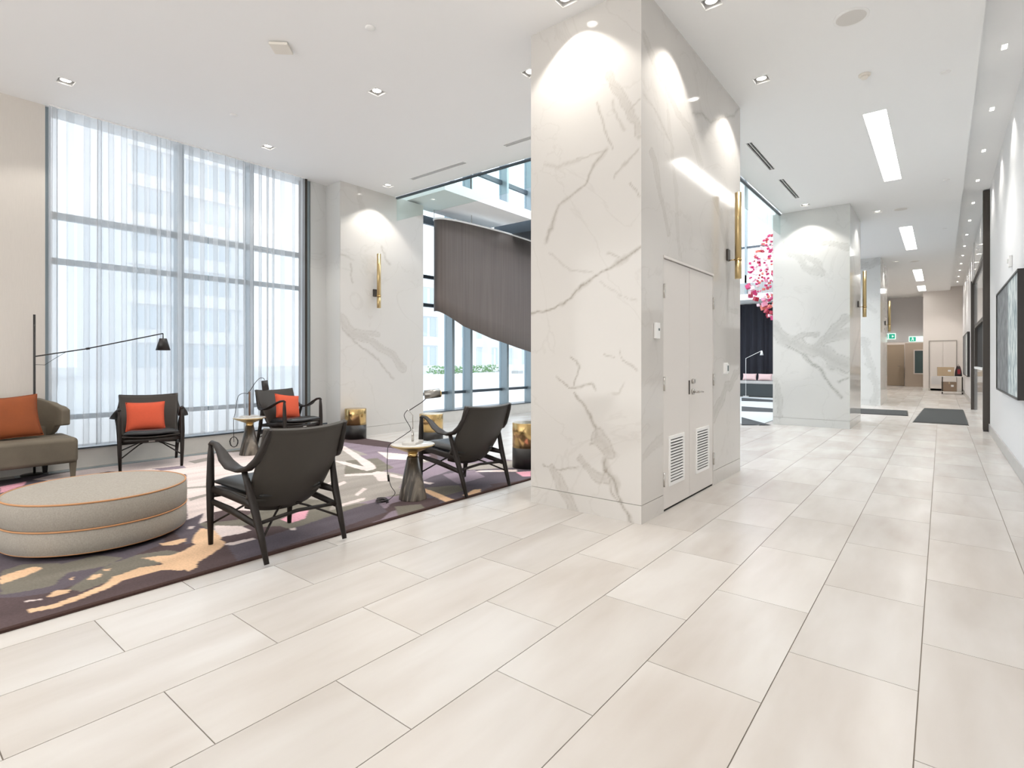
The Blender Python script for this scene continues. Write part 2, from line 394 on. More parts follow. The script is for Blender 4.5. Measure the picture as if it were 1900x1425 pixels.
def slab(name, O, U, V, Nn, w, h, thick, mat, parent, strokes=None, res=.013, seed=1, uo=0, vo=0):
    """stone panel: front face a fine grid carrying the vein attribute, closed sides and back. (u, v) are plane coordinates"""
    O, U, V, Nn = map(Vector, (O, U, V, Nn))
    nu = max(1, int(w / res)) if strokes is not None else 1; nv = max(1, int(h / res)) if strokes is not None else 1
    uu, vv = np.meshgrid(np.linspace(0, w, nu + 1), np.linspace(0, h, nv + 1), indexing='ij')
    P = np.array(O)[None, None] + uu[..., None] * np.array(U) + vv[..., None] * np.array(V)
    V0 = P.reshape(-1, 3); idx = np.arange((nu + 1) * (nv + 1)).reshape(nu + 1, nv + 1)
    Q = np.stack([idx[:-1, :-1], idx[1:, :-1], idx[1:, 1:], idx[:-1, 1:]], -1).reshape(-1, 4)
    flip = U.cross(V).dot(Nn) < 0
    if flip: Q = Q[:, ::-1]
    n0 = len(V0); cs = [V0[idx[0, 0]], V0[idx[nu, 0]], V0[idx[nu, nv]], V0[idx[0, nv]]]
    back = [c - np.array(Nn) * thick for c in cs]
    vs = V0.tolist() + [c.tolist() for c in cs] + [c.tolist() for c in back]
    fs = Q.tolist(); a = n0; bq = n0 + 4
    sides = [[a + i, bq + i, bq + (i + 1) % 4, a + (i + 1) % 4] for i in range(4)] + [[bq + 3, bq + 2, bq + 1, bq]]
    if flip: sides = [q[::-1] for q in sides]
    me = bpy.data.meshes.new(name); me.from_pydata(vs, [], fs + sides); me.materials.append(mat); me.update()
    vals = np.zeros(len(vs))
    if strokes: vals[:n0] = paint_veins((uu + uo).ravel(), (vv + vo).ravel(), strokes, seed)
    at = me.attributes.new('vein', 'FLOAT', 'POINT'); at.data.foreach_set('value', vals.astype(np.float32))
    o = bpy.data.objects.new(name, me); COL.objects.link(o); o.parent = parent; return o

# ------------------------------------------------------------------ the room: plan
H = 4.23; HS = 4.38                      # ceiling, ceiling of the slot along the right wall
XW = -8.08                               # window wall plane
XR = .68                                 # right wall plane
P1 = (-2.91, -1.836, 3.916, 6.56)        # near pillar x0 x1 y0 y1
P2 = (-2.67, -1.34, 11.8, 13.5)
P3 = (-2.67, -1.36, 18.5, 20.9)
PIER = (-8.4, -7.69, 5.12, 6.30)
YA = 6.25; XB = -2.5; YV = 21.5; YE = 29.0; YB = -5.0

# ---- floor
floor = struct('floor', (XW - .3, YB, -.12, XR + .1, 34.5, -.0035), M['grout'], 'grout bed under the pale stone-look floor tiles')
def tiles():
    out = []
    kmin = -1; kmax = int((TX0 + 8.3) / TW) + 1
    for k in range(kmin, kmax + 1):
        x1 = TX0 - k * TW; x0 = x1 - TW; sh = TY0 + (k % 2) * TL / 2
        x1c = min(x1, XR + .02); x0c = max(x0, XW - .02)
        if x1c - x0c < .04: continue
        j0 = int(math.floor((YB - sh) / TL)); j1 = int(math.ceil((34.0 - sh) / TL))
        for j in range(j0, j1):
            out.append((x0c, max(sh + j * TL, YB), x1c, min(sh + (j + 1) * TL, 34.2)))
    return out
TL_ALL = tiles(); GAP = .0021
def scr_area(r):
    pts = []
    for x, y in ((r[0], r[1]), (r[2], r[1]), (r[2], r[3]), (r[0], r[3])):
        d = -x * SA + y * CA
        if d < .35: return 0
        pts.append((950 + F * (x * CA + y * SA) / d, Y0 + F * HC / d))
    pts = [(min(max(a, 0), 1900), min(max(b, 0), 1425)) for a, b in pts]
    s_ = sum(pts[i][0] * pts[(i + 1) % 4][1] - pts[(i + 1) % 4][0] * pts[i][1] for i in range(4)); s_ = abs(s_) / 2
    cx, cy = (r[0] + r[2]) / 2, (r[1] + r[3]) / 2
    if -7.75 < cx < -3.7 and -1 < cy < 5.2: s_ = 0        # under the rug
    if cx < -1.95 and cy > 6.9 and cx > -2.9 and cy < 11: pass
    if P1[0] < cx < P1[1] and P1[2] < cy < P1[3]: s_ = 0
    return s_
TL_ALL.sort(key=scr_area, reverse=True)
tile_mesh = {}
for r in TL_ALL[:290]:
    w, l = round(r[2] - r[0] - 2 * GAP, 4), round(r[3] - r[1] - 2 * GAP, 4)
    if (w, l) not in tile_mesh:
        me = MB().box(-w / 2, -l / 2, -.012, w / 2, l / 2, 0).build('floor_tile', M['tile'], floor)
        tile_mesh[(w, l)] = me.data; o = me
    else:
        o = bpy.data.objects.new('floor_tile', tile_mesh[(w, l)]); COL.objects.link(o); o.parent = floor
    o.location = ((r[0] + r[2]) / 2, (r[1] + r[3]) / 2, 0)
mb = MB()
for r in TL_ALL[290:]: mb.box(r[0] + GAP, r[1] + GAP, -.012, r[2] - GAP, r[3] - GAP, 0)
o = mb.build('distant_floor_tiles', M['tile'], floor, fix=False); o['kind'] = 'stuff'

# ---- ceiling with real holes
DLS = [ # x, y, label
 (-7.23, 1.49, 'square recessed ceiling downlight nearest the beige left wall, above the sofa end'),
 (-7.26, 3.69, 'square recessed ceiling downlight in front of the middle of the sheer curtain'),
 (-4.84, 3.68, 'square recessed ceiling downlight alone in the open middle of the lounge ceiling'),
 (-7.29, 5.77, 'square recessed downlight close to the marble pier beside the curtained window'),
 (-3.29, 4.42, 'square recessed downlight half hidden behind the left edge of the big marble pillar'),
 (-2.40, 3.70, 'square recessed downlight cut by the top of the picture, in front of the big pillar'),
 (-1.48, 4.48, 'square recessed downlight at the top edge, right of the big pillar, nearest the camera'),
 (-1.476, 6.04, 'square recessed downlight beside the far end of the big pillar, near the smoke detector'),
 (-2.02, 11.42, 'square recessed downlight just in front of the second marble pillar'),
 (-.993, 12.83, 'square recessed downlight right of the second marble pillar, beside the round speaker'),
 (-1.07, 19.6, 'small far square downlight beside the third marble pillar'),
]
DL_S = .145
PANELS = [(-.745, 7.65, -.50, 10.75, 'nearest and longest recessed light trough in the corridor ceiling'),
          (-.745, 14.65, -.50, 17.78, 'second recessed light trough along the corridor ceiling'),
          (-.745, 21.8, -.50, 25.0, 'third recessed light trough far down the corridor'),
          (-.77, 26.6, -.50, 28.6, 'farthest and smallest recessed light trough by the corridor end')]
holes = [(x - DL_S / 2, y - DL_S / 2, x + DL_S / 2, y + DL_S / 2) for x, y, _ in DLS] + [p[:4] for p in PANELS]
VENTS = [(-6.73, 5.76, -5.53, 5.84, 'thin black linear ceiling vent left of the big pillar, above the pier'),
         (-4.68, 5.66, -3.5, 5.74, 'thin black linear ceiling vent running behind the big pillar'),
         (-2.08, 7.68, -2.0, 8.98, 'linear ceiling vent slot right of the big pillar, nearer of two'),
         (-2.08, 9.55, -2.0, 10.83, 'linear ceiling vent slot right of the big pillar, farther of two')]
holes += [v[:4] for v in VENTS]
def plate(name, x0, y0, x1, y1, z0, z1, holes, mat, label):
    xs = sorted({x0, x1} | {min(max(h_[i], x0), x1) for h_ in holes for i in (0, 2)}); ys = sorted({y0, y1} | {min(max(h_[i], y0), y1) for h_ in holes for i in (1, 3)})
    nx, ny = len(xs) - 1, len(ys) - 1
    sol = [[not any(h_[0] < (xs[i] + xs[i+1]) / 2 < h_[2] and h_[1] < (ys[j] + ys[j+1]) / 2 < h_[3] for h_ in holes) for j in range(ny)] for i in range(nx)]
    mb = MB(); g = lambda i, j: 0 <= i < nx and 0 <= j < ny and sol[i][j]
    for i in range(nx):
        for j in range(ny):
            if not sol[i][j]: continue
            a, b, c, d = xs[i], ys[j], xs[i+1], ys[j+1]
            mb.add([(a,b,z0),(a,d,z0),(c,d,z0),(c,b,z0)], [(0,1,2,3)]); mb.add([(a,b,z1),(a,d,z1),(c,d,z1),(c,b,z1)], [(3,2,1,0)])
            for (di, dj, p, q) in ((-1,0,(a,b),(a,d)), (1,0,(c,d),(c,b)), (0,-1,(c,b),(a,b)), (0,1,(a,d),(c,d))):
                if not g(i+di, j+dj): mb.add([(*p,z0),(*q,z0),(*q,z1),(*p,z1)], [(3,2,1,0)])
    return tag(mb.build(name, mat, None), label, None, None, 'structure')
plate('ceiling', XW - .35, YB, .285, 34.5, H, H + .3, holes + [(XW - 1, YA, XB, YV)], M['ceil'], 'smooth white plaster ceiling of lounge and corridor')
SLOT_Y = [7.18, 8.86, 10.54, 12.22, 13.9, 15.6, 17.3, 18.98, 20.67, 22.35, 24.0, 25.7, 27.4]
SLX = .485
sl_holes = [(SLX - .025, y - .06, SLX + .025, y + .06) for y in SLOT_Y]
plate('ceiling_slot', .285, YB, XR + .1, YE, HS, H + .3, sl_holes, M['ceil'], 'raised ceiling strip along the right wall')
# atrium shell above the low ceilings
struct('wall_atrium_front', (XW - .35, YA - .2, H + .3, XB, YA, 8.2), M['white_wall'], 'upper wall of the double-height hall on the lounge side')
struct('wall_atrium_corridor', (XB, YA - .2, H + .3, XB + .2, YV, 8.2), M['white_wall'], 'upper wall of the double-height hall on the corridor side')
struct('ceiling_atrium', (XW - .6, YA - .2, 8.2, XB + .2, YV + .2, 8.4), M['ceil'], 'high ceiling of the double-height hall')
# walls
struct('wall_right', (XR, YB, 0, XR + .15, 12.98, HS + .1), M['white_wall'], 'white painted wall on the right with the large painting')
struct('wall_right_far', (XR, 18.62, 0, XR + .15, YE, HS + .1), M['white_wall'], 'white painted right wall beyond the dark framed portal')
struct('wall_left', (XW - .35, YB, 0, XW, 1.48, H), M['beige_wall'], 'beige wall left of the curtained window')
struct('wall_back', (XW - .35, YB - .15, 0, XR + .15, YB, HS + .1), M['white_wall'], 'wall behind the viewpoint')
struct('baseboard_right', (XR - .02, YB, 0, XR, 12.9, .15), M['stone_grey'], 'grey stone skirting of the right wall', .003)
struct('baseboard_right_far', (XR - .02, 18.72, 0, XR, YE, .15), M['stone_grey'], 'grey stone skirting beyond the portal')
struct('baseboard_left', (XW, YB, 0, XW + .018, 1.46, .12), M['stone_light'], 'pale skirting of the beige left wall')
# corridor end
struct('wall_end', (-.62, YE, 0, XR + .15, YE + 5, HS + .1), M['rose_wall'], 'warm white wall closing the corridor, with double doors')
struct('wall_niche_back', (-3.2, 33.8, 0, -.62, 34.0, H), M['rose_wall'], 'wall at the back of the far niche')
struct('wall_niche_upper', (-3.2, 31.2, 2.15, -.62, 31.4, H), M['grey_wall'], 'grey wall above the far brown door')
struct('wall_niche_left', (-3.4, 21.5, 0, -3.2, 34.0, H), M['rose_wall'], 'left wall of the far corridor niche')
struct('wall_niche_front', (-3.2, 29.9, 0, -2.02, 30.1, H), M['rose_wall'], 'warm white wall stub left of the far door')
struct('baseboard_end', (-.64, YE - .02, 0, XR, YE, .10), M['stone_light'], 'pale skirting of the corridor end wall')

# window wall: plinth, sill
SILL = .235
struct('wall_window_plinth', (XW - .3, 1.48, 0, XW, YV, SILL - .015), M['stone_light'], 'low pale stone plinth under the windows')
tag(box('trim_1', (XW - .32, 1.48, SILL - .015, XW + .012, YV, SILL + .004), M['alum_dark'], None), 'thin dark metal sill strip above the plinth', None, None, 'structure')
# floor heating grille strip along the window
mb = MB(); mb.box(XW + .06, 1.2, 0, XW + .17, 5.0, .004)
gr = tag(mb.build('floor_grille', M['alum']), 'narrow grey floor grille along the foot of the window plinth', 'vent')

def window(name, y0, y1, mull, trans, z0, z1, label, depth=.20, mw=.06, bar='alum_dark'):
    e = empty(name, (0, 0, 0), 0, label, None, None, 'structure')
    xg = XW - .18
    for y in mull:
        mb = MB().box(xg - .06, y - mw / 2, z0, xg + depth - .06, y + mw / 2, z1); mb.build('mullion', M['alum'], e)
    for z, th in trans:
        for a, b in zip(mull[:-1], mull[1:]):
            box('transom', (xg - .03, a + mw / 2, z - th / 2, xg + .04, b - mw / 2, z + th / 2), M[bar], e)
    zs = [z0] + [z for z, _ in trans] + [z1]
    for a, b in zip(mull[:-1], mull[1:]):
        for c, d in zip(zs[:-1], zs[1:]):
            box('pane', (xg - .004, a + mw / 2, c, xg + .004, b - mw / 2, d), M['glass'], e)
    return e
window('window_1', 1.51, 4.8, [1.51, 2.92, 3.88, 4.80], [(3.01, .08), (2.47, .07), (.60, .06)], SILL, H, 'tall curtained window of the lounge with dark mullions', bar='alum')
struct('wall_marble_return', (XW - .3, 4.83, 0, XW - .02, PIER[2] + .01, H), M['marble_daylit'], 'recessed marble strip right of the curtain')
box_o = tag(box('trim_2', (XW - .16, 4.70, SILL, XW + .03, 4.745, H), M['bronze'], None), 'dark bronze upright at the right end of the curtain', None, None, 'structure')
window('window_2', 6.95, 20.95, [6.95, 8.12, 8.68, 9.95, 10.95, 12.2, 13.45, 14.7, 15.95, 17.2, 18.45, 19.7, 20.95], [(7.2, .08), (5.55, .10), (4.16, .16), (3.0, .07), (2.42, .07), (.60, .06)], SILL, 8.2, 'double-height glazed wall of the entrance hall', .24, .07)
struct('wall_pier_upper', (PIER[0], YA - .05, 0, PIER[1] - .25, 6.92, 8.2), M['marble_daylit'], 'marble return beside the entrance hall glazing')
# far end of the hall
struct('wall_hall_far', (XW - .3, YV, 0, XB + .1, YV + .2, 3.45), M['white_wall'], 'far wall of the entrance hall behind the dark curtain')
struct('ceiling_hall_far', (XW - .3, YV - 1.6, 3.42, XB - .25, YV + .2, 3.62), M['ceil'], 'low white soffit over the far lounge')
e = empty('window_3', (0, 0, 0), 0, 'upper glazing at the far end of the hall', None, None, 'structure')
for i in range(6):
    x = XW + .1 + i * 1.08; box('mullion', (x - .035, YV, 3.62, x + .035, YV + .18, 8.2), M['alum'], e)
    if i < 5:
        for z0_, z1_ in ((3.62, 5.55), (5.62, 8.2)): box('pane', (x + .035, YV + .08, z0_, x + 1.045, YV + .09, z1_), M['glass'], e)
box('transom', (XW, YV + .02, 5.55, XB, YV + .14, 5.62), M['alum_dark'], e)

# ---- marble pillars
def conv(fn, plane, px, w, s, sc, ox, oy):
    return (np.array([fn(ox + sc * a, oy + sc * b, plane) for a, b in px]), w, s)
fa = .3933; fb = .295
f1 = [([(510,1165),(440,1215),(350,1275),(300,1300),(240,1345),(200,1400),(140,1425)], .028, .85), ([(350,720),(290,790),(250,860),(190,920),(125,975),(100,1055),(70,1150)], .022, .6),
      ([(310,480),(330,570),(360,660),(388,712)], .012, .5), ([(370,345),(410,430),(460,500),(500,580),(515,625)], .035, .5), ([(390,480),(410,560),(450,610)], .015, .35), ([(515,460),(470,520)], .012, .4),
      ([(240,765),(150,775),(70,785)], .02, .3), ([(350,720),(300,740),(225,760)], .012, .35), ([(460,860),(490,900),(512,930)], .012, .6), ([(512,700),(400,800),(385,830)], .014, .4),
      ([(90,1195),(150,1235),(190,1270),(290,1280)], .012, .3), ([(300,200),(310,300),(340,370)], .012, .25), ([(330,1330),(420,1385),(500,1415)], .01, .3), ([(360,1190),(420,1215)], .01, .5)]
front1 = [conv(onY, P1[2], p, w, s, fa, 985, 0) for p, w, s in f1]
f2 = [([(20,75),(110,50),(180,15),(250,-20)], .014, .8), ([(270,340),(310,365),(325,400),(300,520)], .01, .7), ([(185,460),(225,510),(260,540),(400,525),(425,565)], .014, .65),
      ([(290,580),(350,640),(385,710),(430,820),(440,850)], .014, .7), ([(440,860),(480,890),(510,950)], .055, .6), ([(390,885),(440,880)], .015, .5),
      ([(490,990),(500,1080),(560,1160),(590,1260),(640,1380)], .028, .8), ([(510,1100),(535,1200),(580,1270)], .015, .6), ([(325,990),(380,1050),(430,1100),(500,1115)], .04, .6),
      ([(150,1040),(190,1090),(230,1180),(270,1260),(300,1330)], .055, .55), ([(80,1025),(150,1040),(310,1050)], .010, .55), ([(480,340),(550,360)], .01, .5), ([(590,320),(605,370),(690,440)], .012, .5), ([(500,590),(570,580),(605,510)], .01, .35)]
front1 += [conv(onY, P1[2], p, w, s, fb, 980, 560) for p, w, s in f2]
g1 = [([(25,180),(70,280),(100,360),(140,440),(200,580),(260,660),(290,750),(315,830)], .05, .35), ([(20,460),(80,560),(130,650),(175,740)], .03, .3), ([(60,770),(90,870),(110,1000),(150,1180)], .05, .4),
      ([(150,560),(190,950),(190,1100),(210,1290)], .035, .25), ([(270,570),(320,580),(370,625),(400,600),(480,590),(510,555)], .03, .45), ([(380,1000),(420,1080),(430,1180),(450,1270),(470,1300)], .06, .4)]
side1 = [conv(onX, P1[1], p, w, s, .3652, 1185, 0) for p, w, s in g1]
side1 += [conv(onX, P1[1], p, w, s, .379, 1180, 440) for p, w, s in [([(510,640),(480,690),(440,740),(410,820),(385,870)], .06, .5), ([(30,1090),(80,1040),(130,990)], .04, .3), ([(450,60),(460,150),(450,350),(500,360)], .04, .3)]]
BASEH = .145
def pillar(name, P, label, mat, front=None, side=None, left=None, top=H, base=True, res=.013, door=None, seed=1):
    x0, x1, y0, y1 = P; T = .02
    e = empty(name, (0, 0, 0), 0, label, None, None, 'structure')
    box('core', (x0 + T, y0 + T, 0, x1 - T, y1 - T, top), M['stone_light'], e)
    zz = [(0, BASEH), (BASEH + .004, top)]
    for z0, z1 in zz:
        slab('marble_panel', (x0, y0, z0), (1,0,0), (0,0,1), (0,-1,0), x1 - x0, z1 - z0, T, mat, e, front if front is not None else [], res, seed, x0, z0)
        slab('marble_panel', (x0, y0 + T, z0), (0,1,0), (0,0,1), (-1,0,0), y1 - y0 - T, z1 - z0, T, mat, e)
        slab('marble_panel', (x0 + T, y1, z0), (1,0,0), (0,0,1), (0,1,0), x1 - x0 - 2*T, z1 - z0, T, mat, e)
        if not door: slab('marble_panel', (x1, y0 + T, z0), (0,1,0), (0,0,1), (1,0,0), y1 - y0 - T, z1 - z0, T, mat, e, side if side is not None else [], res, seed + 3, y0 + T, z0)
        else:
            d0, d1, dz = door
            for a, b in ((y0 + T, d0), (d1, y1)):
                slab('marble_panel', (x1, a, z0), (0,1,0), (0,0,1), (1,0,0), b - a, min(z1, dz) - z0, T, mat, e, side, res, seed + 3, a, z0)
    if door: slab('marble_panel', (x1, y0 + T, dz), (0,1,0), (0,0,1), (1,0,0), y1 - y0 - T, top - dz, T, mat, e, side, res, seed + 3, y0 + T, dz)
    return e
D0, D1, DZ = 4.345, 5.62, 2.175
pil1 = pillar('near_pillar', P1, 'large square marble pillar with a white double door in its right face', M['marble'], front1, side1, door=(D0, D1, DZ))
k2 = [([(280,870),(320,930),(380,960),(450,980),(520,1010),(580,1040),(665,1080)], .16, .5), ([(380,940),(440,915),(500,915)], .06, .5), ([(480,985),(560,930),(600,870),(665,820)], .07, .45), ([(560,940),(660,910)], .09, .4),
      ([(340,960),(420,1020),(520,1100),(570,1180),(630,1250)], .03, .6), ([(350,480),(400,500),(440,560),(520,590)], .09, .35), ([(520,590),(500,530),(450,500)], .05, .35), ([(340,430),(420,410),(560,430),(660,450)], .06, .4),
      ([(620,1165),(665,1140)], .03, .6), ([(280,1150),(300,1250),(310,1340)], .06, .35), ([(420,1030),(520,1110)], .02, .4)]
front2 = [conv(onY, P2[2], p, w, min(1, s * 1.45), .3509, 1340, 300) for p, w, s in k2]
side2 = [(np.array([(12.0, 3.6), (12.6, 3.0), (13.3, 2.8)]), .08, .4), (np.array([(12.0, 1.2), (12.7, 1.6), (13.4, 2.0)]), .06, .4)]
pil2 = pillar('middle_pillar', P2, 'second marble pillar, beyond the opening with the pink sculpture', M['marble_daylit'], front2, side2, res=.022, seed=20)
front3 = [(np.array([(-1.9, 4.1), (-1.6, 4.0), (-1.4, 4.15)]), .1, .5), (np.array([(-1.75, 1.9), (-1.6, 1.2), (-1.45, .5), (-1.5, .1)]), .1, .45), (np.array([(-1.8, 3.0), (-1.5, 2.7)]), .06, .35)]
pil3 = pillar('far_pillar', P3, 'third and farthest marble pillar down the corridor', M['marble_daylit'], front3, [], res=.03, seed=30)
# pier by the window
pv = [([(480,150),(530,350),(560,560)], .05, .25), ([(700,700),(740,810),(775,870)], .03, .5), ([(320,780),(440,830)], .03, .35), ([(410,870),(410,980),(430,1050)], .02, .4)]
frontp = [conv(onX, PIER[1], p, w, s, .19643, 570, 320) for p, w, s in pv]
frontp += [conv(onX, PIER[1], p, w, s, 1, 0, 0) for p, w, s in [([(631,592),(655,618),(690,635),(722,652),(750,682)], .09, .5), ([(636,606),(665,640),(700,668),(730,700)], .03, .5), ([(650,618),(700,622)], .06, .4)]]
e = empty('window_pier', (0, 0, 0), 0, 'marble pier with a brass sconce between curtained window and entrance hall', None, None, 'structure')
box('core', (PIER[0], PIER[2] + .02, 0, PIER[1] - .02, PIER[3] - .02, H), M['stone_light'], e)
box('core', (PIER[0], PIER[3] - .02, 0, PIER[1] - .02, 6.92, H), M['stone_light'], e)
for z0, z1 in ((0, BASEH), (BASEH + .004, H)):
    slab('marble_panel', (PIER[1], PIER[2], z0), (0,1,0), (0,0,1), (1,0,0), 6.92 - PIER[2], z1 - z0, .02, M['marble'], e, frontp, .018, 40, PIER[2], z0)
    slab('marble_panel', (PIER[0], PIER[2], z0), (1,0,0), (0,0,1), (0,-1,0), PIER[1] - PIER[0] - .02, z1 - z0, .02, M['marble_daylit'], e, [], .05)
# ---- double door in the pillar
X1 = P1[1]
e = empty('door_1', (X1, (D0 + D1) / 2, 0), 0, 'pale grey double door with louvred vents in the right face of the big pillar', None, None, 'structure')
def dl(name, b, mat, par, bevel=0):  # world box -> child of e
    o = box(name, (b[0] - X1, b[1] - (D0 + D1) / 2, b[2], b[3] - X1, b[4] - (D0 + D1) / 2, b[5]), mat, par, bevel); return o
dl('door_frame', (X1 - .06, D0, DZ - .02, X1 + .006, D1, DZ), M['door_grey'], e)
for a, b in ((D0, D0 + .012), (D1 - .012, D1)): dl('door_frame', (X1 - .06, a, 0, X1 - .002, b, DZ - .02), M['door_grey'], e)
dl('threshold', (X1 - .06, D0 + .012, 0, X1 - .01, D1 - .012, .008), M['slotdark'], e)
DM = 4.955
for i, (a, b, l0, l1) in enumerate(((D0 + .015, DM - .003, 4.46, 4.81), (DM + .003, D1 - .015, 5.11, 5.476))):
    lf = dl('door_leaf', (X1 - .05, a, .018, X1 - .004, b, DZ - .028), M['door_grey'], e, .002)
    lo = dl('vent_grille', (X1 - .004, l0, .20, X1 + .004, l0 + .025, .63), M['white'], lf)
    mb = MB()
    yc = (D0 + D1) / 2
    for q in ((l0, .2, l0 + .03, .63), (l1 - .03, .2, l1, .63), (l0 + .03, .2, l1 - .03, .23), (l0 + .03, .60, l1 - .03, .63)): mb.box(-.004, q[0] - yc, q[1], .006, q[2] - yc, q[3])
    bpy.data.objects.remove(lo); mb.build('vent_frame', M['white'], lf)
    dl('vent_recess', (X1 - .0045, l0 + .03, .23, X1 - .003, l1 - .03, .60), M['slotdark'], lf)
    nl = 14
    for k in range(nl):
        z = .236 + (k + .5) * (.36 / nl); o = MB().box(-.004, -(l1 - l0 - .06) / 2, -.0015, .006, (l1 - l0 - .06) / 2, .0015).build('louvre_slat', M['white'], lf)
        o.location = (.0, (l0 + l1) / 2 - yc, z); o.rotation_euler = (0, .7, 0)
        o.scale = (1.6, 1, 1.6)
    yh = D0 + .006 if i == 0 else D1 - .006
    for z in ((1.873, 1.088, .276) if i == 0 else (1.873, 1.088, .276)):
        h_ = MB().tube([(0, 0, z - .06), (0, 0, z + .06)], .009, 8).build('hinge', M['chrome'], lf); h_.location = (.004, yh - yc, 0)
ln = empty('door_handle', (0, 0, 0)); ln.parent = e
yc = (D0 + D1) / 2
mb = MB().tube([(0, 5.03 - yc, .99), (.012, 5.03 - yc, .99)], .026, 16); mb.tube([(.01, 5.03 - yc, .99), (.055, 5.03 - yc, .99)], .010, 10)
mb.tube([(.055, 5.02 - yc, .99), (.058, 5.08 - yc, .992), (.055, 5.16 - yc, .985)], [.011, .009, .007], 10); mb.build('lever', M['chrome'], ln)
MB().tube([(0, 5.03 - yc, 1.09), (.02, 5.03 - yc, 1.09)], .022, 16).build('lock_cylinder', M['chrome'], ln)
dl('flush_bolt', (X1 - .004, DM - .02, .97, X1 + .003, DM - .002, 1.10), M['bronze'], e)

# ---- glass smoke baffles on the ceiling edges
for nm, b, lb, ch in (('glass_baffle', (PIER[1], YA + .03, H - .42, P1[0], YA + .045, H - .02), 'clear glass smoke baffle hanging from the ceiling edge between pier and big pillar', (PIER[1], YA + .015, H - .03, P1[0], YA + .06, H)),
              ('glass_baffle', (XB - .045, P1[3], H - .42, XB - .03, P2[2], H - .02), 'clear glass smoke baffle along the ceiling edge between the big and second pillars', (XB - .06, P1[3], H - .03, XB - .015, P2[2], H))):
    e = empty(nm, ((b[0] + b[3]) / 2, (b[1] + b[4]) / 2, H), 0, lb, 'glass panel')
    cx, cy, cz = e.location
    box('pane', (b[0]-cx, b[1]-cy, b[2]-cz, b[3]-cx, b[4]-cy, b[5]-cz), M['baffle'], e); box('channel', (ch[0]-cx, ch[1]-cy, ch[2]-cz, ch[3]-cx, ch[4]-cy, ch[5]-cz), M['alum_dark'], e)

# ---- recessed lights
def ring(mb, r, w, z0, z1):
    x0, y0, x1, y1 = r
    mb.box(x0, y0, z0, x1, y0 + w, z1); mb.box(x0, y1 - w, z0, x1, y1, z1); mb.box(x0, y0 + w, z0, x0 + w, y1 - w, z1); mb.box(x1 - w, y0 + w, z0, x1, y1 - w, z1)
def make_downlight():
    e = empty('recessed_downlight', (0, 0, H))
    h = DL_S / 2
    mb = MB(); ring(mb, (-h - .008, -h - .008, h + .008, h + .008), .011, -.003, .002); mb.build('trim', M['white'], e)
    mb = MB(); ring(mb, (-h + .0005, -h + .0005, h - .0005, h - .0005), .004, .002, .10); mb.box(-h + .0045, -h + .0045, .096, h - .0045, h - .0045, .10); mb.build('housing', M['white'], e)
    MB().lathe([(.048, .012), (.052, .012), (.052, .095), (.048, .095), (.048, .012)], 24, cap=False).build('reflector', M['chrome'], e)
    MB().lathe([(.046, .016), (.0465, .024)], 24).build('lens', M['lens'], e)
    return e
dl_proto = make_downlight()
def spot(name, loc, power, size, blend, color=DL_COLOR, rad=.03, parent=None):
    l = bpy.data.lights.new(name, 'SPOT'); l.energy = power; l.spot_size = size; l.spot_blend = blend; l.color = color; l.shadow_soft_size = rad
    o = bpy.data.objects.new(name, l); COL.objects.link(o); o.location = loc
    if parent: o.parent = parent
    return o
for i, (x, y, lb) in enumerate(DLS):
    e = dl_proto if i == 0 else copy_tree(dl_proto)
    e.location = (x, y, H); tag(e, lb, 'downlight', 'square recessed downlights')
    spot('beam', (0, 0, .008), DL_POWER, math.radians(104), .35, parent=e)
# added fill spots without fittings, behind the camera and over the lounge
for x, y in ((-4.84, 1.3), (-2.4, 1.2), (-4.8, -1.5), (-2.4, -1.5), (-7.2, -1.4), (-.5, -1.0), (-.6, 2.3), (-.4, -3.2), (-3.6, -3.4), (-6.6, -3.4), (-6.0, 2.6), (-3.9, 5.4), (-5.6, 5.0)):
    spot('beam', (x, y, H - .02), DL_POWER * 1.55, math.radians(125), .8, (1, .965, .92))
# added spots without fittings that brighten the corridor, its far end and niche
for x, y in ((-1.9, 24.5), (-.2, 24.2), (-.2, 27.6), (-1.9, 28.2), (-2.0, 32.6), (-1.0, 32.2), (-.2, 9.2), (-.2, 16.2), (-1.7, 15.4), (-1.9, 17.0), (-.9, 21.5), (-1.5, 29.4)):
    spot('beam', (x, y, H - .02), DL_POWER * 2.3, math.radians(120), .7, (1, .96, .91))
for i, y in enumerate(SLOT_Y):
    nm = ['nearest', 'second', 'third', 'fourth', 'fifth', 'sixth', 'seventh', 'eighth', 'ninth', 'tenth', 'eleventh', 'twelfth', 'farthest'][i]
    e = empty('slot_light', (SLX, y, HS), 0, nm + ' small warm light in the ceiling slot along the right wall, counted from the camera', 'downlight', 'small lights in the ceiling slot')
    if i == 0:
        mb = MB(); ring(mb, (-.0245, -.0595, .0245, .0595), .004, 0, .04); mb.box(-.02, -.055, .036, .02, .055, .04); hb = mb.build('housing', M['white'], e)
        ls = box('lens', (-.019, -.054, .002, .019, .054, .010), M['lens_small'], e)
    else:
        for src in (hb, ls): c = src.copy(); COL.objects.link(c); c.parent = e
    s_ = spot('beam', (0, 0, -.005), 40, math.radians(100), .4, parent=e)
for y in (5.5, 3.8, 2.1): spot('beam', (SLX, y, HS - .01), 40, math.radians(100), .4)
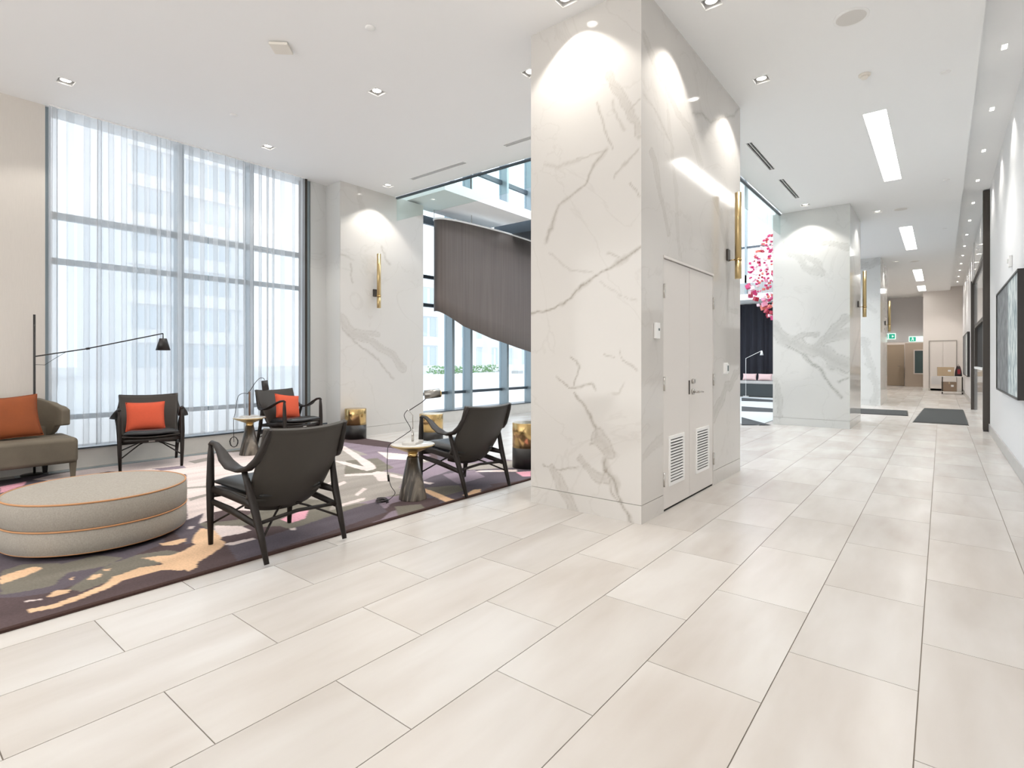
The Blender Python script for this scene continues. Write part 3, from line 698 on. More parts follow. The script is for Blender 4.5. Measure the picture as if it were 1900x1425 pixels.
for i, (x0, y0, x1, y1, lb) in enumerate(PANELS):
    e = empty('light_trough', ((x0 + x1) / 2, (y0 + y1) / 2, H), 0, lb, 'ceiling light', 'recessed light troughs')
    w, l = (x1 - x0) / 2, (y1 - y0) / 2
    mb = MB(); ring(mb, (-w + .001, -l + .001, w - .001, l - .001), .006, 0, .16); mb.box(-w + .007, -l + .007, .15, w - .007, l - .007, .16); mb.build('housing', M['white'], e)
    n = 3 if i < 2 else 2
    for k in range(n):
        a = -l + .02 + k * (2 * l - .04) / n; box('diffuser', (-w + .02, a + .03, .12, w - .02, a + (2 * l - .04) / n - .03, .145), M['diffuser'], e)
for x0, y0, x1, y1, lb in VENTS:
    e = empty('linear_vent', ((x0 + x1) / 2, (y0 + y1) / 2, H), 0, lb, 'vent', 'linear ceiling vents')
    w, l = (x1 - x0) / 2, (y1 - y0) / 2
    mb = MB(); ring(mb, (-w - .006, -l - .006, w + .006, l + .006), .010, -.003, .002); mb.build('frame', M['white'], e)
    box('recess', (-w, -l, .03, w, l, .06), M['slotdark'], e)
    if w > l: box('blade', (-w, -.004, -.001, w, .004, .03), M['white'], e)
    else: box('blade', (-.004, -l, -.001, .004, l, .03), M['white'], e)
# small ceiling things
for x, y, lb in ((-6.63, 2.95, 'small white sprinkler cap in the ceiling near the curtain'), (-3.95, 2.93, 'small white sprinkler cap in the lounge ceiling near the top of the picture'),
                 (.03, 7.05, 'nearest white sprinkler cap in the corridor ceiling'), (.06, 11.25, 'second white sprinkler cap in the corridor ceiling'), (.05, 15.38, 'third white sprinkler cap in the corridor ceiling')):
    e = empty('sprinkler_cap', (x, y, H), 0, lb, 'sprinkler', 'sprinkler caps'); MB().lathe([(.045, 0), (.045, -.006), (.036, -.012), (0, -.013)], 24).build('cap', M['white'], e)
for x, y, r, lb in ((-.607, 5.42, .135, 'large round flush ceiling speaker near the top of the picture'), (-.62, 12.88, .13, 'round flush ceiling speaker beside the second pillar'), (-.63, 19.9, .13, 'far round flush ceiling speaker beside the third pillar')):
    e = empty('ceiling_speaker', (x, y, H), 0, lb, 'speaker', 'round ceiling speakers'); MB().lathe([(r, 0), (r, -.004), (r - .006, -.006)], 40).build('rim', M['white'], e)
    MB().lathe([(r - .006, -.004), (r - .03, -.007), (0, -.008)], 40).build('mesh_grille', M['grille'], e)
e = empty('smoke_detector', (-.62, 6.59, H), 0, 'round off-white smoke detector on the corridor ceiling', 'detector')
MB().lathe([(.055, 0), (.055, -.014), (.045, -.02)], 28).build('base', M['offwhite'], e); MB().lathe([(.032, -.018), (.034, -.03), (.026, -.045), (0, -.048)], 28).build('sensor_head', M['offwhite'], e)
e = empty('wireless_access_box', (-4.83, 2.58, H), .75, 'square beige box mounted on the lounge ceiling', 'sensor')
box('cover', (-.085, -.085, -.035, .085, .085, -.008), M['offwhite'], e, .006); box('mount_plate', (-.06, -.06, -.008, .06, .06, 0), M['white'], e)

# ---- brass wall sconces
def make_sconce():
    e = empty('wall_sconce', (0, 0, 0))       # wall at local x=0, sticks out to +x
    MB().tube([(.115, 0, -.21), (.115, 0, -.01)], .034, 20).build('lower_tube', M['brass_dull'], e)
    MB().tube([(.115, 0, .002), (.115, 0, .72)], .034, 20).build('upper_tube', M['brass_dull'], e)
    MB().tube([(.115, 0, -.012), (.115, 0, .004)], .037, 20).build('collar', M['brass'], e)
    box('wall_plate', (0, -.04, -.005, .022, .04, .12), M['bronze'], e, .003)
    MB().tube([(.02, 0, .0), (.085, 0, .0)], .006, 10).build('bracket', M['brass'], e)
    return e
sc0 = make_sconce(); sc0.location = (X1 + .002, 6.07, 2.38); tag(sc0, 'brass tube wall sconce on the right face of the big pillar', 'wall lamp', 'brass tube sconces')
s2 = copy_tree(sc0); s2.location = (PIER[1] + .002, 5.80, 2.40); s2['label'] = 'brass tube wall sconce on the marble pier beside the curtained window'
s3 = copy_tree(sc0); s3.location = (P2[1] + .002, 13.0, 2.38); s3['label'] = 'brass tube wall sconce on the right face of the second pillar'
s4 = copy_tree(sc0); s4.location = (P3[1] + .002, 20.0, 2.38); s4['label'] = 'dark far brass tube wall sconce on the third pillar, above the exit sign'
for i in (0, 1):
    y, z, w, h = ((4.19, 1.53, .085, .13), (6.01, 1.20, .12, .10))[i]
    e = empty('thermostat', (X1, y, z), 0, ('small white wall control left of the double door', 'square white thermostat with dark display right of the double door')[i], 'thermostat')
    box('cover', (0.001, -w / 2, -h / 2, .022, w / 2, h / 2), M['white'], e, .004)
    if i == 0: box('display', (.022, .005, .0, .0235, .03, .02), M['navy'], e)
    else: box('display', (.022, .005, -.03, .0235, .045, .03), M['navy'], e); box('back_plate', (.0, -w / 2 - .012, -h / 2 - .01, .008, w / 2 + .012, h / 2 + .012), M['white'], e)

# ---- curved screen and ledge in the entrance hall
ledge = tag(box('soffit_ledge', (XW + .06, YA + .35, 4.27, -6.78, 9.15, 4.45), M['ceil']), 'white soffit ledge along the glazing of the entrance hall', None, None, 'structure')
tag(box('vestibule_roof', (XW + .08, 9.35, 4.10, -6.3, 13.5, 4.40), M['alum_dark']), 'dark flat roof edge of the entrance vestibule', None, None, 'structure')
e = empty('suspension_rod', (-6.9, 7.4, 4.45), 0, 'thin steel rod hanging the soffit ledge', 'rod'); MB().tube([(0, 0, 0), (0, 0, 3.7)], .012, 8).build('steel_rod', M['bronze'], e)
def screen_pt(s, t):
    # plan path: short return towards the glass, then a long gentle curve running away beside it
    pts = [(-8.02, 7.75), (-7.97, 7.50), (-7.86, 7.36), (-7.72, 7.40), (-7.62, 7.62), (-7.54, 8.1), (-7.48, 9.0), (-7.50, 9.8), (-7.56, 10.6), (-7.62, 11.4), (-7.7, 12.4)]
    k = s * (len(pts) - 1); i = min(int(k), len(pts) - 2); f = k - i
    P = lambda j: np.array(pts[min(max(j, 0), len(pts) - 1)])
    p = .5 * ((2 * P(i)) + (-P(i-1) + P(i+1)) * f + (2*P(i-1) - 5*P(i) + 4*P(i+1) - P(i+2)) * f**2 + (-P(i-1) + 3*P(i) - 3*P(i+1) + P(i+2)) * f**3)
    y = p[1] if k > 2.0 else 7.36 - .15 * (2.0 - k); zb = np.interp(y, [7.0, 7.36, 7.9, 8.7, 9.6, 10.4, 12.4], [2.40, 2.26, 1.98, 1.75, 1.57, 1.44, 1.2])
    return (p[0], p[1], zb + (4.08 - zb) * t)
e = empty('curved_screen', (0, 0, 0), 0, 'large curved taupe screen hanging inside the entrance hall glazing', 'screen')
MB().surf(screen_pt, 90, 6, .012).build('mesh_screen', M['screen_fabric'], e)
MB().tube([(p[0], p[1], 4.09) for p in (screen_pt(k / 60, 1) for k in range(61))], .02, 8).build('top_rail', M['white'], e)
for k in (12, 30, 48): p = screen_pt(k / 60, 1); MB().tube([(p[0], p[1], 4.09), (p[0], p[1], 4.28)], .006, 6).build('hanger', M['chrome'], e)

# ---- sheer curtains
def sheer_curtain(y0, y1, label, seed, x=XW + .05, z0=SILL + .03, z1=H - .01, mat=None, name='sheer_curtain', pitch=.125, amp=.040, cat='curtain', axis='y'):
    r = np.random.default_rng(seed); n = int((y1 - y0) / pitch); ph = np.cumsum(r.uniform(.6, 1.4, n + 1)); ph = (ph - ph[0]) / (ph[-1] - ph[0])
    am = r.uniform(.45, 1.0, n + 1); nn = n * 12; rows = 10; dr = r.uniform(-.02, .02, n + 1)
    def fn(u, v):
        k = np.interp(u, ph, np.arange(n + 1)); a = np.interp(k, np.arange(n + 1), am); d = np.interp(k, np.arange(n + 1), dr)
        yy = y0 + (y1 - y0) * u + d * (1 - v) * (1 if 0.01 < u < .99 else 0) + .012 * math.sin(4 * PI * k); off = amp * a * math.sin(2 * PI * k) * (.75 + .25 * (1 - v))
        zz = z0 + (z1 - z0) * v
        return (x + off, yy, zz) if axis == 'y' else (yy, x + off, zz)
    e = empty(name, (0, 0, 0), 0, label, cat)
    MB().surf(fn, nn, rows).build('cloth', mat or M['sheer'], e, fix=False)
    if axis == 'y': box('curtain_track', (x - .02, y0, H - .012, x + .02, y1, H), M['white'], e)
    return e
sheer_curtain(1.50, 3.22, 'left half of the white sheer curtain, beside the beige wall', 3)
sheer_curtain(3.23, 4.69, 'right half of the white sheer curtain, beside the marble strip', 5)

# ---- rug
RX0, RX1, RY0, RY1, RZ = -7.80, -3.45, -1.3, 5.36, .014
def px2g(pts): return np.array([G(x, y, RZ) for x, y in pts])
def inpoly(U, V, P):
    ins = np.zeros(len(U), bool); n = len(P); j = n - 1
    for i in range(n):
        xi, yi = P[i]; xj, yj = P[j]
        c = ((yi > V) != (yj > V)) & (U < (xj - xi) * (V - yi) / (yj - yi + 1e-12) + xi); ins ^= c; j = i
    return ins
PLUM, PLUM2, OLIVE, PEACH, PALE, MAUVE, GREY, PINK = (.100, .072, .074), (.122, .104, .122), (.19, .175, .145), (.74, .50, .32), (.70, .60, .57), (.26, .21, .25), (.34, .31, .28), (.72, .36, .44)
RUG = [
 (PALE, [(345,900),(345,846),(480,835),(560,825),(640,820),(640,850),(560,900),(520,945),(470,948),(420,945),(380,955),(346,968)]),
 (PALE, [(60,890),(160,866),(345,846),(345,880),(200,875),(100,892)]),
 (GREY, [(500,905),(600,838),(640,822),(740,835),(790,850),(860,868),(880,890),(760,912),(700,925),(640,940),(560,960),(520,955)]),
 (OLIVE, [(470,950),(560,925),(620,930),(600,965),(540,975),(480,978),(440,965)]),
 (MAUVE, [(620,822),(700,815),(800,845),(760,860),(700,850)]), (MAUVE, [(660,845),(740,842),(800,870),(770,885),(700,872)]),
 (OLIVE, [(640,855),(700,850),(730,868),(690,880),(640,880)]), (GREY, [(600,880),(700,885),(720,905),(640,925),(600,910)]),
 (PLUM, [(600,816),(700,812),(800,838),(740,833),(680,826)]), (PALE, [(700,838),(790,846),(800,855),(720,852)]),
 (MAUVE, [(770,860),(860,850),(985,850),(985,885),(860,898),(790,912),(740,905)]),
 (PLUM2, [(850,868),(985,866),(985,890),(850,905),(800,925),(740,915),(800,885)]), (GREY, [(850,862),(985,852),(985,866),(870,872)]),
 (MAUVE, [(820,880),(880,872),(900,885),(850,898)]), (OLIVE, [(790,905),(850,900),(862,910),(820,922)]), (OLIVE, [(735,940),(780,935),(790,944),(740,958)]),
 # cream strokes
 (PALE, [(625,827),(640,828),(695,862),(697,869),(684,873),(660,852)]), (PALE, [(617,854),(640,857),(684,868),(694,871),(680,874),(640,863)]),
 (PALE, [(700,874),(716,876),(722,892),(702,893),(693,881),(640,884),(640,880),(690,877)]), (PALE, [(722,878),(780,892),(806,896),(800,899),(724,884)]),
 (PALE, [(675,905),(682,907),(664,920),(658,918)]), (PEACH, [(783,905),(800,910),(846,928),(842,933),(830,933),(790,914)]), (PEACH, [(880,908),(892,907),(893,914),(880,918),(858,920)]),
 (PALE, [(625,937),(668,925),(680,923),(675,928),(645,936),(628,942)]), (PALE, [(640,892),(600,908),(610,910),(644,896)]), (PALE, [(620,890),(600,900),(608,901)]),
 (PINK, [(560,946),(572,946),(566,962),(540,970),(520,964)]), (PINK, [(958,876),(985,874),(985,884),(970,884)]), (PALE, [(890,873),(960,871),(960,875),(880,876)]),
 # front band
 (PLUM2, [(480,1000),(560,975),(640,948),(700,930),(720,950),(600,990),(480,1030),(440,1045),(420,1010)]),
 (PLUM2, [(345,965),(382,950),(372,975),(400,985),(380,1000),(345,1010),(320,985)]),
 (PALE, [(398,986),(400,975),(450,976),(466,984),(450,990),(420,995),(406,998)]), (PALE, [(378,950),(395,945),(396,962),(368,972)]),
 (PALE, [(350,977),(362,976),(358,981),(350,982)]), (PALE, [(538,980),(548,979),(550,983),(540,984)]),
 (PEACH, [(297,1008),(346,998),(345,1004),(330,1010),(305,1012)]),
 (OLIVE, [(255,1030),(310,1020),(340,1024),(300,1045),(240,1062),(200,1080),(150,1098),(120,1095),(180,1062),(210,1045)]),
 (OLIVE, [(0,1060),(40,1048),(110,1045),(130,1060),(100,1085),(60,1095),(0,1105)]), (OLIVE, [(100,1050),(180,1030),(230,1035),(200,1050),(130,1062)]),
 (PEACH, [(46,1132),(50,1139),(100,1129),(150,1112),(205,1090),(225,1078),(262,1068),(302,1057),(340,1058),(368,1050),(366,1043),(330,1046),(305,1047),(262,1053),(212,1070),(195,1084),(150,1103),(90,1124)]),
 (PEACH, [(262,1036),(300,1031),(318,1030),(345,1020),(365,1010),(400,1000),(420,1005),(415,1014),(390,1030),(370,1042),(362,1052),(345,1056),(325,1052),(305,1050),(302,1044),(285,1040)]),
 (PEACH, [(358,1006),(360,993),(374,980),(398,984),(412,998),(404,1012),(370,1012)]),
 (PEACH, [(340,1054),(348,1048),(364,1046),(367,1052),(350,1060)]),
 (PALE, [(412,1010),(470,998),(475,1000),(430,1012)]), (PEACH, [(0,1070),(0,1084),(50,1068),(82,1054),(60,1052),(38,1058)]),
 (PEACH, [(164,1075),(175,1066),(190,1064),(190,1069),(172,1076)]), (PEACH, [(194,1056),(206,1055),(206,1058),(196,1059)]), (PEACH, [(128,1073),(138,1069),(134,1076)]),
 (PEACH, [(84,1109),(100,1097),(130,1094),(125,1100),(100,1108)]), (PALE, [(50,1113),(75,1111),(75,1114),(50,1116)]),
 (PINK, [(0,903),(50,893),(45,900),(10,912),(0,915)]), (PLUM2, [(0,893),(110,872),(170,866),(150,872),(60,887),(0,902)]),
 (GREY, [(340,905),(390,900),(390,904),(342,908)]), (GREY, [(350,925),(386,915),(388,919),(352,930)]), (GREY, [(350,856),(390,848),(400,852),(360,860)]), (MAUVE, [(280,870),(340,864),(345,868),(300,873)]),
]
res = .0125; nx = int((RX1 - RX0) / res); ny = int((RY1 - RY0) / res)
gx, gy = np.meshgrid(np.linspace(RX0, RX1, nx + 1), np.linspace(RY0, RY1, ny + 1), indexing='ij'); gx = gx.ravel(); gy = gy.ravel()
colr = np.tile(np.array(PLUM), (len(gx), 1))
nb = vnoise(gx, gy, 90, 1.1) + .5 * vnoise(gx, gy, 91, 3)
colr[nb > .12] = PLUM2; far = (gy > 2.6); colr[(nb < -.12) & far] = MAUVE; colr[(nb < -.25)] = OLIVE
wx = gx + .014 * vnoise(gx, gy, 60, 5) + .007 * vnoise(gx, gy, 61, 14); wy = gy + .014 * vnoise(gx, gy, 62, 5) + .007 * vnoise(gx, gy, 63, 14)
for c, pl in RUG:
    P = px2g(pl); k = inpoly(wx, wy, P); colr[k] = np.array(c)
big = vnoise(gx, gy, 70, 1.3); st = vnoise(gx * 4, gy * .8, 71, 3)
colr *= (1 + .25 * big + .25 * st)[:, None]
edge = (gx > RX1 - .03); colr[edge] = (.06, .035, .03)
vs = np.stack([gx, gy, np.full_like(gx, RZ)], 1); idx = np.arange(len(gx)).reshape(nx + 1, ny + 1)
Q = np.stack([idx[:-1, :-1], idx[1:, :-1], idx[1:, 1:], idx[:-1, 1:]], -1).reshape(-1, 4).tolist()
bv = [(RX0, RY0), (RX1, RY0), (RX1, RY1), (RX0, RY1)]; n0 = len(vs)
me = bpy.data.meshes.new('lounge_rug'); me.from_pydata(vs.tolist() + [(x, y, RZ) for x, y in bv] + [(x, y, .001) for x, y in bv], [], Q + [[n0 + i, n0 + 4 + i, n0 + 4 + (i + 1) % 4, n0 + (i + 1) % 4] for i in range(4)] + [[n0 + 7, n0 + 6, n0 + 5, n0 + 4]])
at = me.attributes.new('pattern', 'FLOAT_COLOR', 'POINT')
full = np.ones((n0 + 8, 4), np.float32); full[:n0, :3] = np.clip(colr, 0, 1); full[n0:, :3] = (.06, .035, .03); at.data.foreach_set('color', full.ravel())
me.materials.append(M['rug']); me.update(); o = bpy.data.objects.new('lounge_rug', me); COL.objects.link(o)
tag(o, 'large abstract patterned rug in plum, grey, pale pink and peach under the lounge seating', 'rug')

# ---- lounge chairs (facing local +x)
def make_chair():
    e = empty('lounge_chair', (0, 0, 0))
    for s in (1, -1):
        MB().tube([(.315, .300*s, 0), (.312, .305*s, .20), (.305, .308*s, .42), (.300, .308*s, .60), (.298, .306*s, .695)], [.016, .022, .027, .023, .016], 12, rad2=[.015, .020, .023, .019, .014]).build('leg', M['wood_black'], e)
        MB().tube([(-.355, .295*s, 0), (-.295, .300*s, .18), (-.235, .308*s, .34), (-.190, .322*s, .48), (-.165, .335*s, .575)], [.016, .022, .026, .022, .018], 12, rad2=[.015, .020, .022, .019, .018]).build('leg', M['wood_black'], e)
        # sculpted armrest: slim at the front post, a broad dipping paddle, then swept up into the back post
        pts = [(.312, .306*s, .690), (.285, .307*s, .706), (.22, .312*s, .700), (.13, .325*s, .665), (.04, .340*s, .615), (-.06, .348*s, .580), (-.15, .345*s, .572), (-.22, .332*s, .590), (-.275, .315*s, .640), (-.315, .300*s, .710), (-.350, .290*s, .785), (-.372, .284*s, .838)]
        wd = [.014, .017, .023, .034, .048, .056, .048, .034, .025, .021, .019, .014]; th = [.014, .015, .015, .013, .012, .012, .015, .020, .024, .024, .022, .014]
        MB().tube(pts, wd, 12, rad2=th, side=(0, 1, 0)).build('armrest', M['wood_black'], e)
        MB().tube([(.30, .300*s, .385), (.10, .292*s, .372), (-.10, .285*s, .350), (-.235, .300*s, .335)], [.016]*4, 10, rad2=[.022, .028, .028, .020], side=(0, 1, 0)).build('seat_rail', M['wood_black'], e)
        MB().tube([(.305, .302*s, .300), (.05, .300*s, .275), (-.275, .303*s, .225)], [.013, .014, .013], 10, rad2=[.020, .026, .021], side=(0, 1, 0)).build('side_stretcher', M['wood_black'], e)
        MB().tube([(.312, .300*s, .14), (.16, .12*s, .27), (.10, .03*s, .31)], .0075, 8).build('brace', M['wood_black'], e)
        MB().tube([(-.31, .297*s, .15), (-.17, .12*s, .25), (-.10, .03*s, .29)], .0075, 8).build('brace', M['wood_black'], e)
    MB().tube([(-.27, -.30, .24), (-.23, 0, .25), (-.27, .30, .24)], .013, 8).build('rear_stretcher', M['wood_black'], e)
    MB().tube([(.30, -.30, .345), (.315, -.1, .332), (.315, .1, .332), (.30, .30, .345)], .014, 10, rad2=.022, side=(1, 0, 0)).build('front_rail', M['wood_black'], e)
    # back shell: wide at the top, narrower rounded foot, dished
    def back(u, v):
        a = u * 2 - 1; w = .308 - .028 * (1 - v) - .02 * max(0, (.15 - v) / .15) ** 2
        z = .265 + .575 * v; x = -.095 - .275 * v - .02 * math.sin(PI * v)
        z += .018 * (abs(a) ** 2) * v + .05 * (abs(a) ** 2.2) * (1 - v) ** 2 - .010 * v
        x += .050 * (a * a) - .050 * 1 + .02 * (1 - v)
        x = x + .03
        return (x, a * w, z)
    MB().surf(back, 22, 16, .026).build('backrest', M['leather'], e, bevel=0)
    def pad(z0, th, x0, x1, w0, w1, sag):
        def f(u, v):
            a = 2 * u - 1; b_ = v
            x = x0 + (x1 - x0) * b_; w = w0 + (w1 - w0) * b_
            z = z0 + (.385 - .345) * b_ - sag * (1 - a * a)
            return (x, a * w, z + th * (1 - (abs(a) ** 8)) * (1 - (abs(2 * b_ - 1) ** 10)))
        return f
    top = pad(.392, .040, -.175, .335, .225, .268, .012); bot = lambda u, v: (top(u, v)[0], top(u, v)[1], .388 + .04 * v - .012 * (1 - (2*u-1)**2) - .012)
    mb = MB().surf(top, 20, 20); mb.surf(bot, 20, 20)
    # side skirt of the pad
    ringp = [(i / 20, 0) for i in range(20)] + [(1, j / 20) for j in range(20)] + [(1 - i / 20, 1) for i in range(20)] + [(0, 1 - j / 20) for j in range(20)]
    A = [top(*p) for p in ringp]; B = [bot(*p) for p in ringp]; m = len(A); mb.add(A + B, [(k, (k+1) % m, (k+1) % m + m, k + m) for k in range(m)], True)
    mb.build('seat_cushion', M['leather_seat'], e)
    def shell(u, v):
        a = 2 * u - 1; return (-.15 + .465 * v, a * (.25 + .035 * v), .352 + .035 * v - .022 * (1 - a * a))
    MB().surf(shell, 14, 8, .014).build('seat_shell', M['leather'], e)
    MB().box(.334, -.03, .318, .338, .03, .332).build('brass_tag', M['chrome'], e)['label'] = 'small metal tag'
    return e
ch0 = make_chair()
CH_Z = .0155
CH = [(-3.655, 1.925, math.radians(184.5), 'nearest dark lounge chair, seen from behind, beside the round ottoman'),
      (-3.78, 3.95, math.radians(176.5), 'dark lounge chair seen from behind next to the marble pedestal table and the big pillar'),
      (-7.55, 2.37, math.radians(-15), 'dark lounge chair facing us in front of the sheer curtain with an orange cushion'),
      (-7.47, 4.12, math.radians(8), 'dark lounge chair in the window corner by the marble pier, with a tilted orange cushion')]
for i, (x, y, a, lb) in enumerate(CH):
    c = ch0 if i == 0 else copy_tree(ch0)
    c.location = (x, y, RZ if i > 1 else .004); c.rotation_euler = (0, 0, a); tag(c, lb, 'chair', 'lounge chairs')
    c.location.z = CH_Z

def pillow(name, w, h, t, mat, label, loc, rz, tilt, roll=0, cat='cushion', corner=.9):
    def side(sg):
        def f(u, v):
            a, b = 2 * u - 1, 2 * v - 1
            k = (1 - abs(a) ** 3.2) * (1 - abs(b) ** 3.2); ed = 1 - .07 * (1 - abs(a) ** 2) * abs(b) ** 3 - 0; ee = 1 - .07 * (1 - abs(b) ** 2) * abs(a) ** 3
            return (sg * t / 2 * (max(k, 0) ** .55) , a * w / 2 * ee, b * h / 2 * ed)
        return f
    e = empty(name, loc, rz, label, cat); e.rotation_mode = 'XYZ'; e.rotation_euler = (roll, tilt, rz)
    mb = MB().surf(side(1), 18, 18); mb.surf(side(-1), 18, 18); mb.build('cover', mat, e)
    pts = []
    for i in range(18): pts.append(side(1)(i / 18, 0))
    for i in range(18): pts.append(side(1)(1, i / 18))
    for i in range(18): pts.append(side(1)(1 - i / 18, 1))
    for i in range(19): pts.append(side(1)(0, 1 - i / 18))
    MB().tube(pts, .004, 6, cap=False).build('piping', mat, e)
    return e
def on_chair(i, lx, ly, lz):
    x, y, a, _ = CH[i]; return (x + lx * math.cos(a) - ly * math.sin(a), y + lx * math.sin(a) + ly * math.cos(a), lz + RZ)
pillow('orange_cushion', .40, .36, .13, M['orange'], 'orange square cushion on the lounge chair in front of the curtain', on_chair(2, -.085, -.045, .588), CH[2][2], math.radians(-20))
pillow('orange_cushion', .38, .36, .13, M['orange'], 'orange cushion leaning askew on the window corner chair', on_chair(3, -.085, .03, .592), CH[3][2] - .05, math.radians(-20), math.radians(-9))

# ---- round ottoman
OT = (-4.785, 1.18); e = empty('round_ottoman', (*OT, RZ), 0, 'big round grey linen ottoman with rust piping on the rug', 'ottoman')
R = .54; z = -RZ
MB().lathe([(R - .07, .001), (R - .07, .052)], 64).build('plinth', M['black'], e)
MB().lathe([(R - .06, .045 + z), (R - .012, .045 + z), (R, .055 + z), (R + .003, .12 + z), (R + .001, .19 + z), (R - .006, .200 + z), (R - .06, .200 + z)], 96).build('base_band', M['linen'], e)
MB().lathe([(R - .06, .200 + z), (R - .006, .202 + z), (R + .004, .212 + z), (R + .006, .29 + z), (R + .002, .355 + z), (R - .008, .370 + z), (R - .05, .380 + z), (R - .25, .386 + z), (0, .388 + z)], 96).build('seat_pad', M['linen'], e)
for r_, z_, t_ in ((R - .004, .370, .006), (R + .002, .201, .0055), (R - .006, .050, .004)):
    MB().tube([((r_) * math.cos(2 * PI * k / 96), (r_) * math.sin(2 * PI * k / 96), z_ + z) for k in range(97)], t_, 8, cap=False).build('piping', M['piping'], e)

# ---- sofa at the left edge
e = empty('curved_sofa', (0, 0, RZ), 0, 'olive grey velvet sofa with a wrapping back cut off by the left edge', 'sofa')
sx0, sx1, sy0, sy1 = -8.03, -7.35, -.55, 1.63
MB().box(sx0 + .05, sy0, .16, sx1, sy1, .435).build('seat', M['velvet'], e, bevel=.045, seg=4)
# back + wing in one upholstered sweep, high behind and stepping down to the front
def wing(u, v):
    # u along the plan path, v height
    path = [(-7.92, -.55), (-7.93, 0), (-7.93, .6), (-7.93, 1.1), (-7.92, 1.34), (-7.85, 1.47), (-7.76, 1.53), (-7.68, 1.55)]
    k = u * 7; i = min(int(k), 6); f = k - i; x = path[i][0] * (1 - f) + path[i+1][0] * f; y = path[i][1] * (1 - f) + path[i+1][1] * f
    tp = np.interp(u, [0, .5, .62, .8, 1], [.862, .862, .845, .77, .715]); bt = np.interp(u, [0, .55, .72, .8, 1], [.40, .40, .43, .53, .545])
    return (x, y, bt + (tp - bt) * v)
MB().surf(wing, 40, 8, .085).build('backrest', M['velvet'], e, bevel=.03, seg=3)
MB().box(-7.97, 1.26, .40, -7.80, 1.44, .54).build('wing_support', M['velvet'], e, bevel=.03, seg=3)
for x, y in ((-7.41, 1.59), (-7.41, -.45), (-7.93, 1.45), (-7.93, -.45)):
    MB().tube([(x, y, .0), (x, y, .19)], [.026, .042], 4, smooth=False, side=(1, 1, 0)).build('leg', M['velvet'] if x > -7.5 else M['black'], e)
pillow('rust_cushion', .66, .46, .16, M['rust'], 'rust orange velvet cushion on the sofa at the left edge', (-7.69, 1.04, .675), 0, math.radians(-16), math.radians(4))

# ---- pedestal tables
def make_table():
    e = empty('pedestal_table', (0, 0, 0))
    MB().lathe([(.127, 0), (.127, .006), (.052, .385)], 40).build('cone_base', M['dark_marble'], e)
    MB().lathe([(.046, .383), (.046, .428)], 32).build('brass_collar', M['brass'], e)
    MB().lathe([(.048, .426), (.075, .436), (.196, .488), (.203, .494), (.203, .498), (.19, .499), (0, .499)], 48).build('dish', M['brass_dull'], e)
    MB().lathe([(.196, .4985), (.198, .503), (.194, .505), (0, .505)], 48).build('marble_top', M['marble'], e)
    return e
tb0 = make_table(); tb0.location = (-3.81, 3.30, RZ); tag(tb0, 'marble cone pedestal table with lamp, between the two chairs seen from behind', 'side table', 'pedestal tables')
tb1 = copy_tree(tb0); tb1.location = (-7.33, 3.47, RZ); tb1['label'] = 'marble cone pedestal table with lamp in front of the curtain, between the orange cushion chairs'

# ---- table lamps
ZT = RZ + .5055
e = empty('table_lamp', (-3.81, 3.30, ZT), 0, 'metal reading lamp with tilted can head on the near pedestal table', 'lamp', 'reading lamps')
box('base_block', (-.065, -.10, 0, .065, .11, .022), M['marble'], e, .003); e.children[0].rotation_euler = (0, 0, .5)
MB().tube([(0, 0, .02), (0, 0, .135)], .011, 14).build('stem', M['chrome'], e)
MB().tube([(0, 0, .13), (-.004, .004, .26), (-.02, -.02, .30), (-.035, -.028, .315)], .004, 8).build('thin_rod', M['chrome'], e)
MB().tube([(-.03, -.025, .30), (0, .02, .335), (.04, .07, .375), (.08, .11, .425), (.10, .13, .435)], .0045, 8).build('arm', M['bronze'], e)
hd = MB().tube([(.065, .085, .448), (.15, .20, .462)], .041, 20); hd.build('lamp_head', simple('gunmetal', (.30, .29, .27), .3, metal=.9), e)
MB().tube([(.15, .20, .455), (.157, .21, .4553)], [.034, .028], 20).build('bulb', M['brass'], e)
g2 = lambda x, y, dd: ((x - 950) / F * dd * CA - dd * SA, (x - 950) / F * dd * SA + dd * CA, HC + (Y0 - y) * dd / F)
def rel(e, p): return tuple(Vector(p) - e.location)
dT = -(-3.81) * SA + 3.30 * CA
cordp = [g2(x, y, d_) for x, y, d_ in ((757, 760, dT), (750, 772, dT), (762, 795, dT - .03), (756, 803, dT - .05), (735, 817, dT - .12), (721, 827, dT - .15), (719, 845, dT - .15), (718.5, 870, dT - .15), (721, 887, dT - .15), (726, 903, dT - .15), (733, 914, dT - .12), (728, 922, dT - .10), (717, 931, dT - .14))]
def catmull(P, m=6):
    P = [Vector(p) for p in P]; out = []
    for i in range(len(P) - 1):
        a, b, c, d = P[max(i-1, 0)], P[i], P[i+1], P[min(i+2, len(P)-1)]
        for k in range(m):
            f = k / m; out.append(.5 * ((2*b) + (c - a)*f + (2*a - 5*b + 4*c - d)*f*f + (-a + 3*b - 3*c + d)*f**3))
    return out + [P[-1]]
MB().tube([rel(e, p) for p in catmull(cordp)], .0032, 6).build('cord', M['black'], e)
MB().tube([rel(e, g2(720, 881, dT - .15)), rel(e, g2(721.5, 893, dT - .15))], .010, 10).build('cord_switch', M['black'], e)
cc = G(709, 931, .02); coil = [(cc[0] + (.055 + .008 * math.sin(k)) * math.cos(k * .55), cc[1] + (.05 + .01 * math.cos(k * 1.3)) * math.sin(k * .55), RZ + .006 + .0006 * k) for k in range(42)]
MB().tube([rel(e, p) for p in coil], .0038, 6).build('coiled_cord', M['black'], e)
lA = e
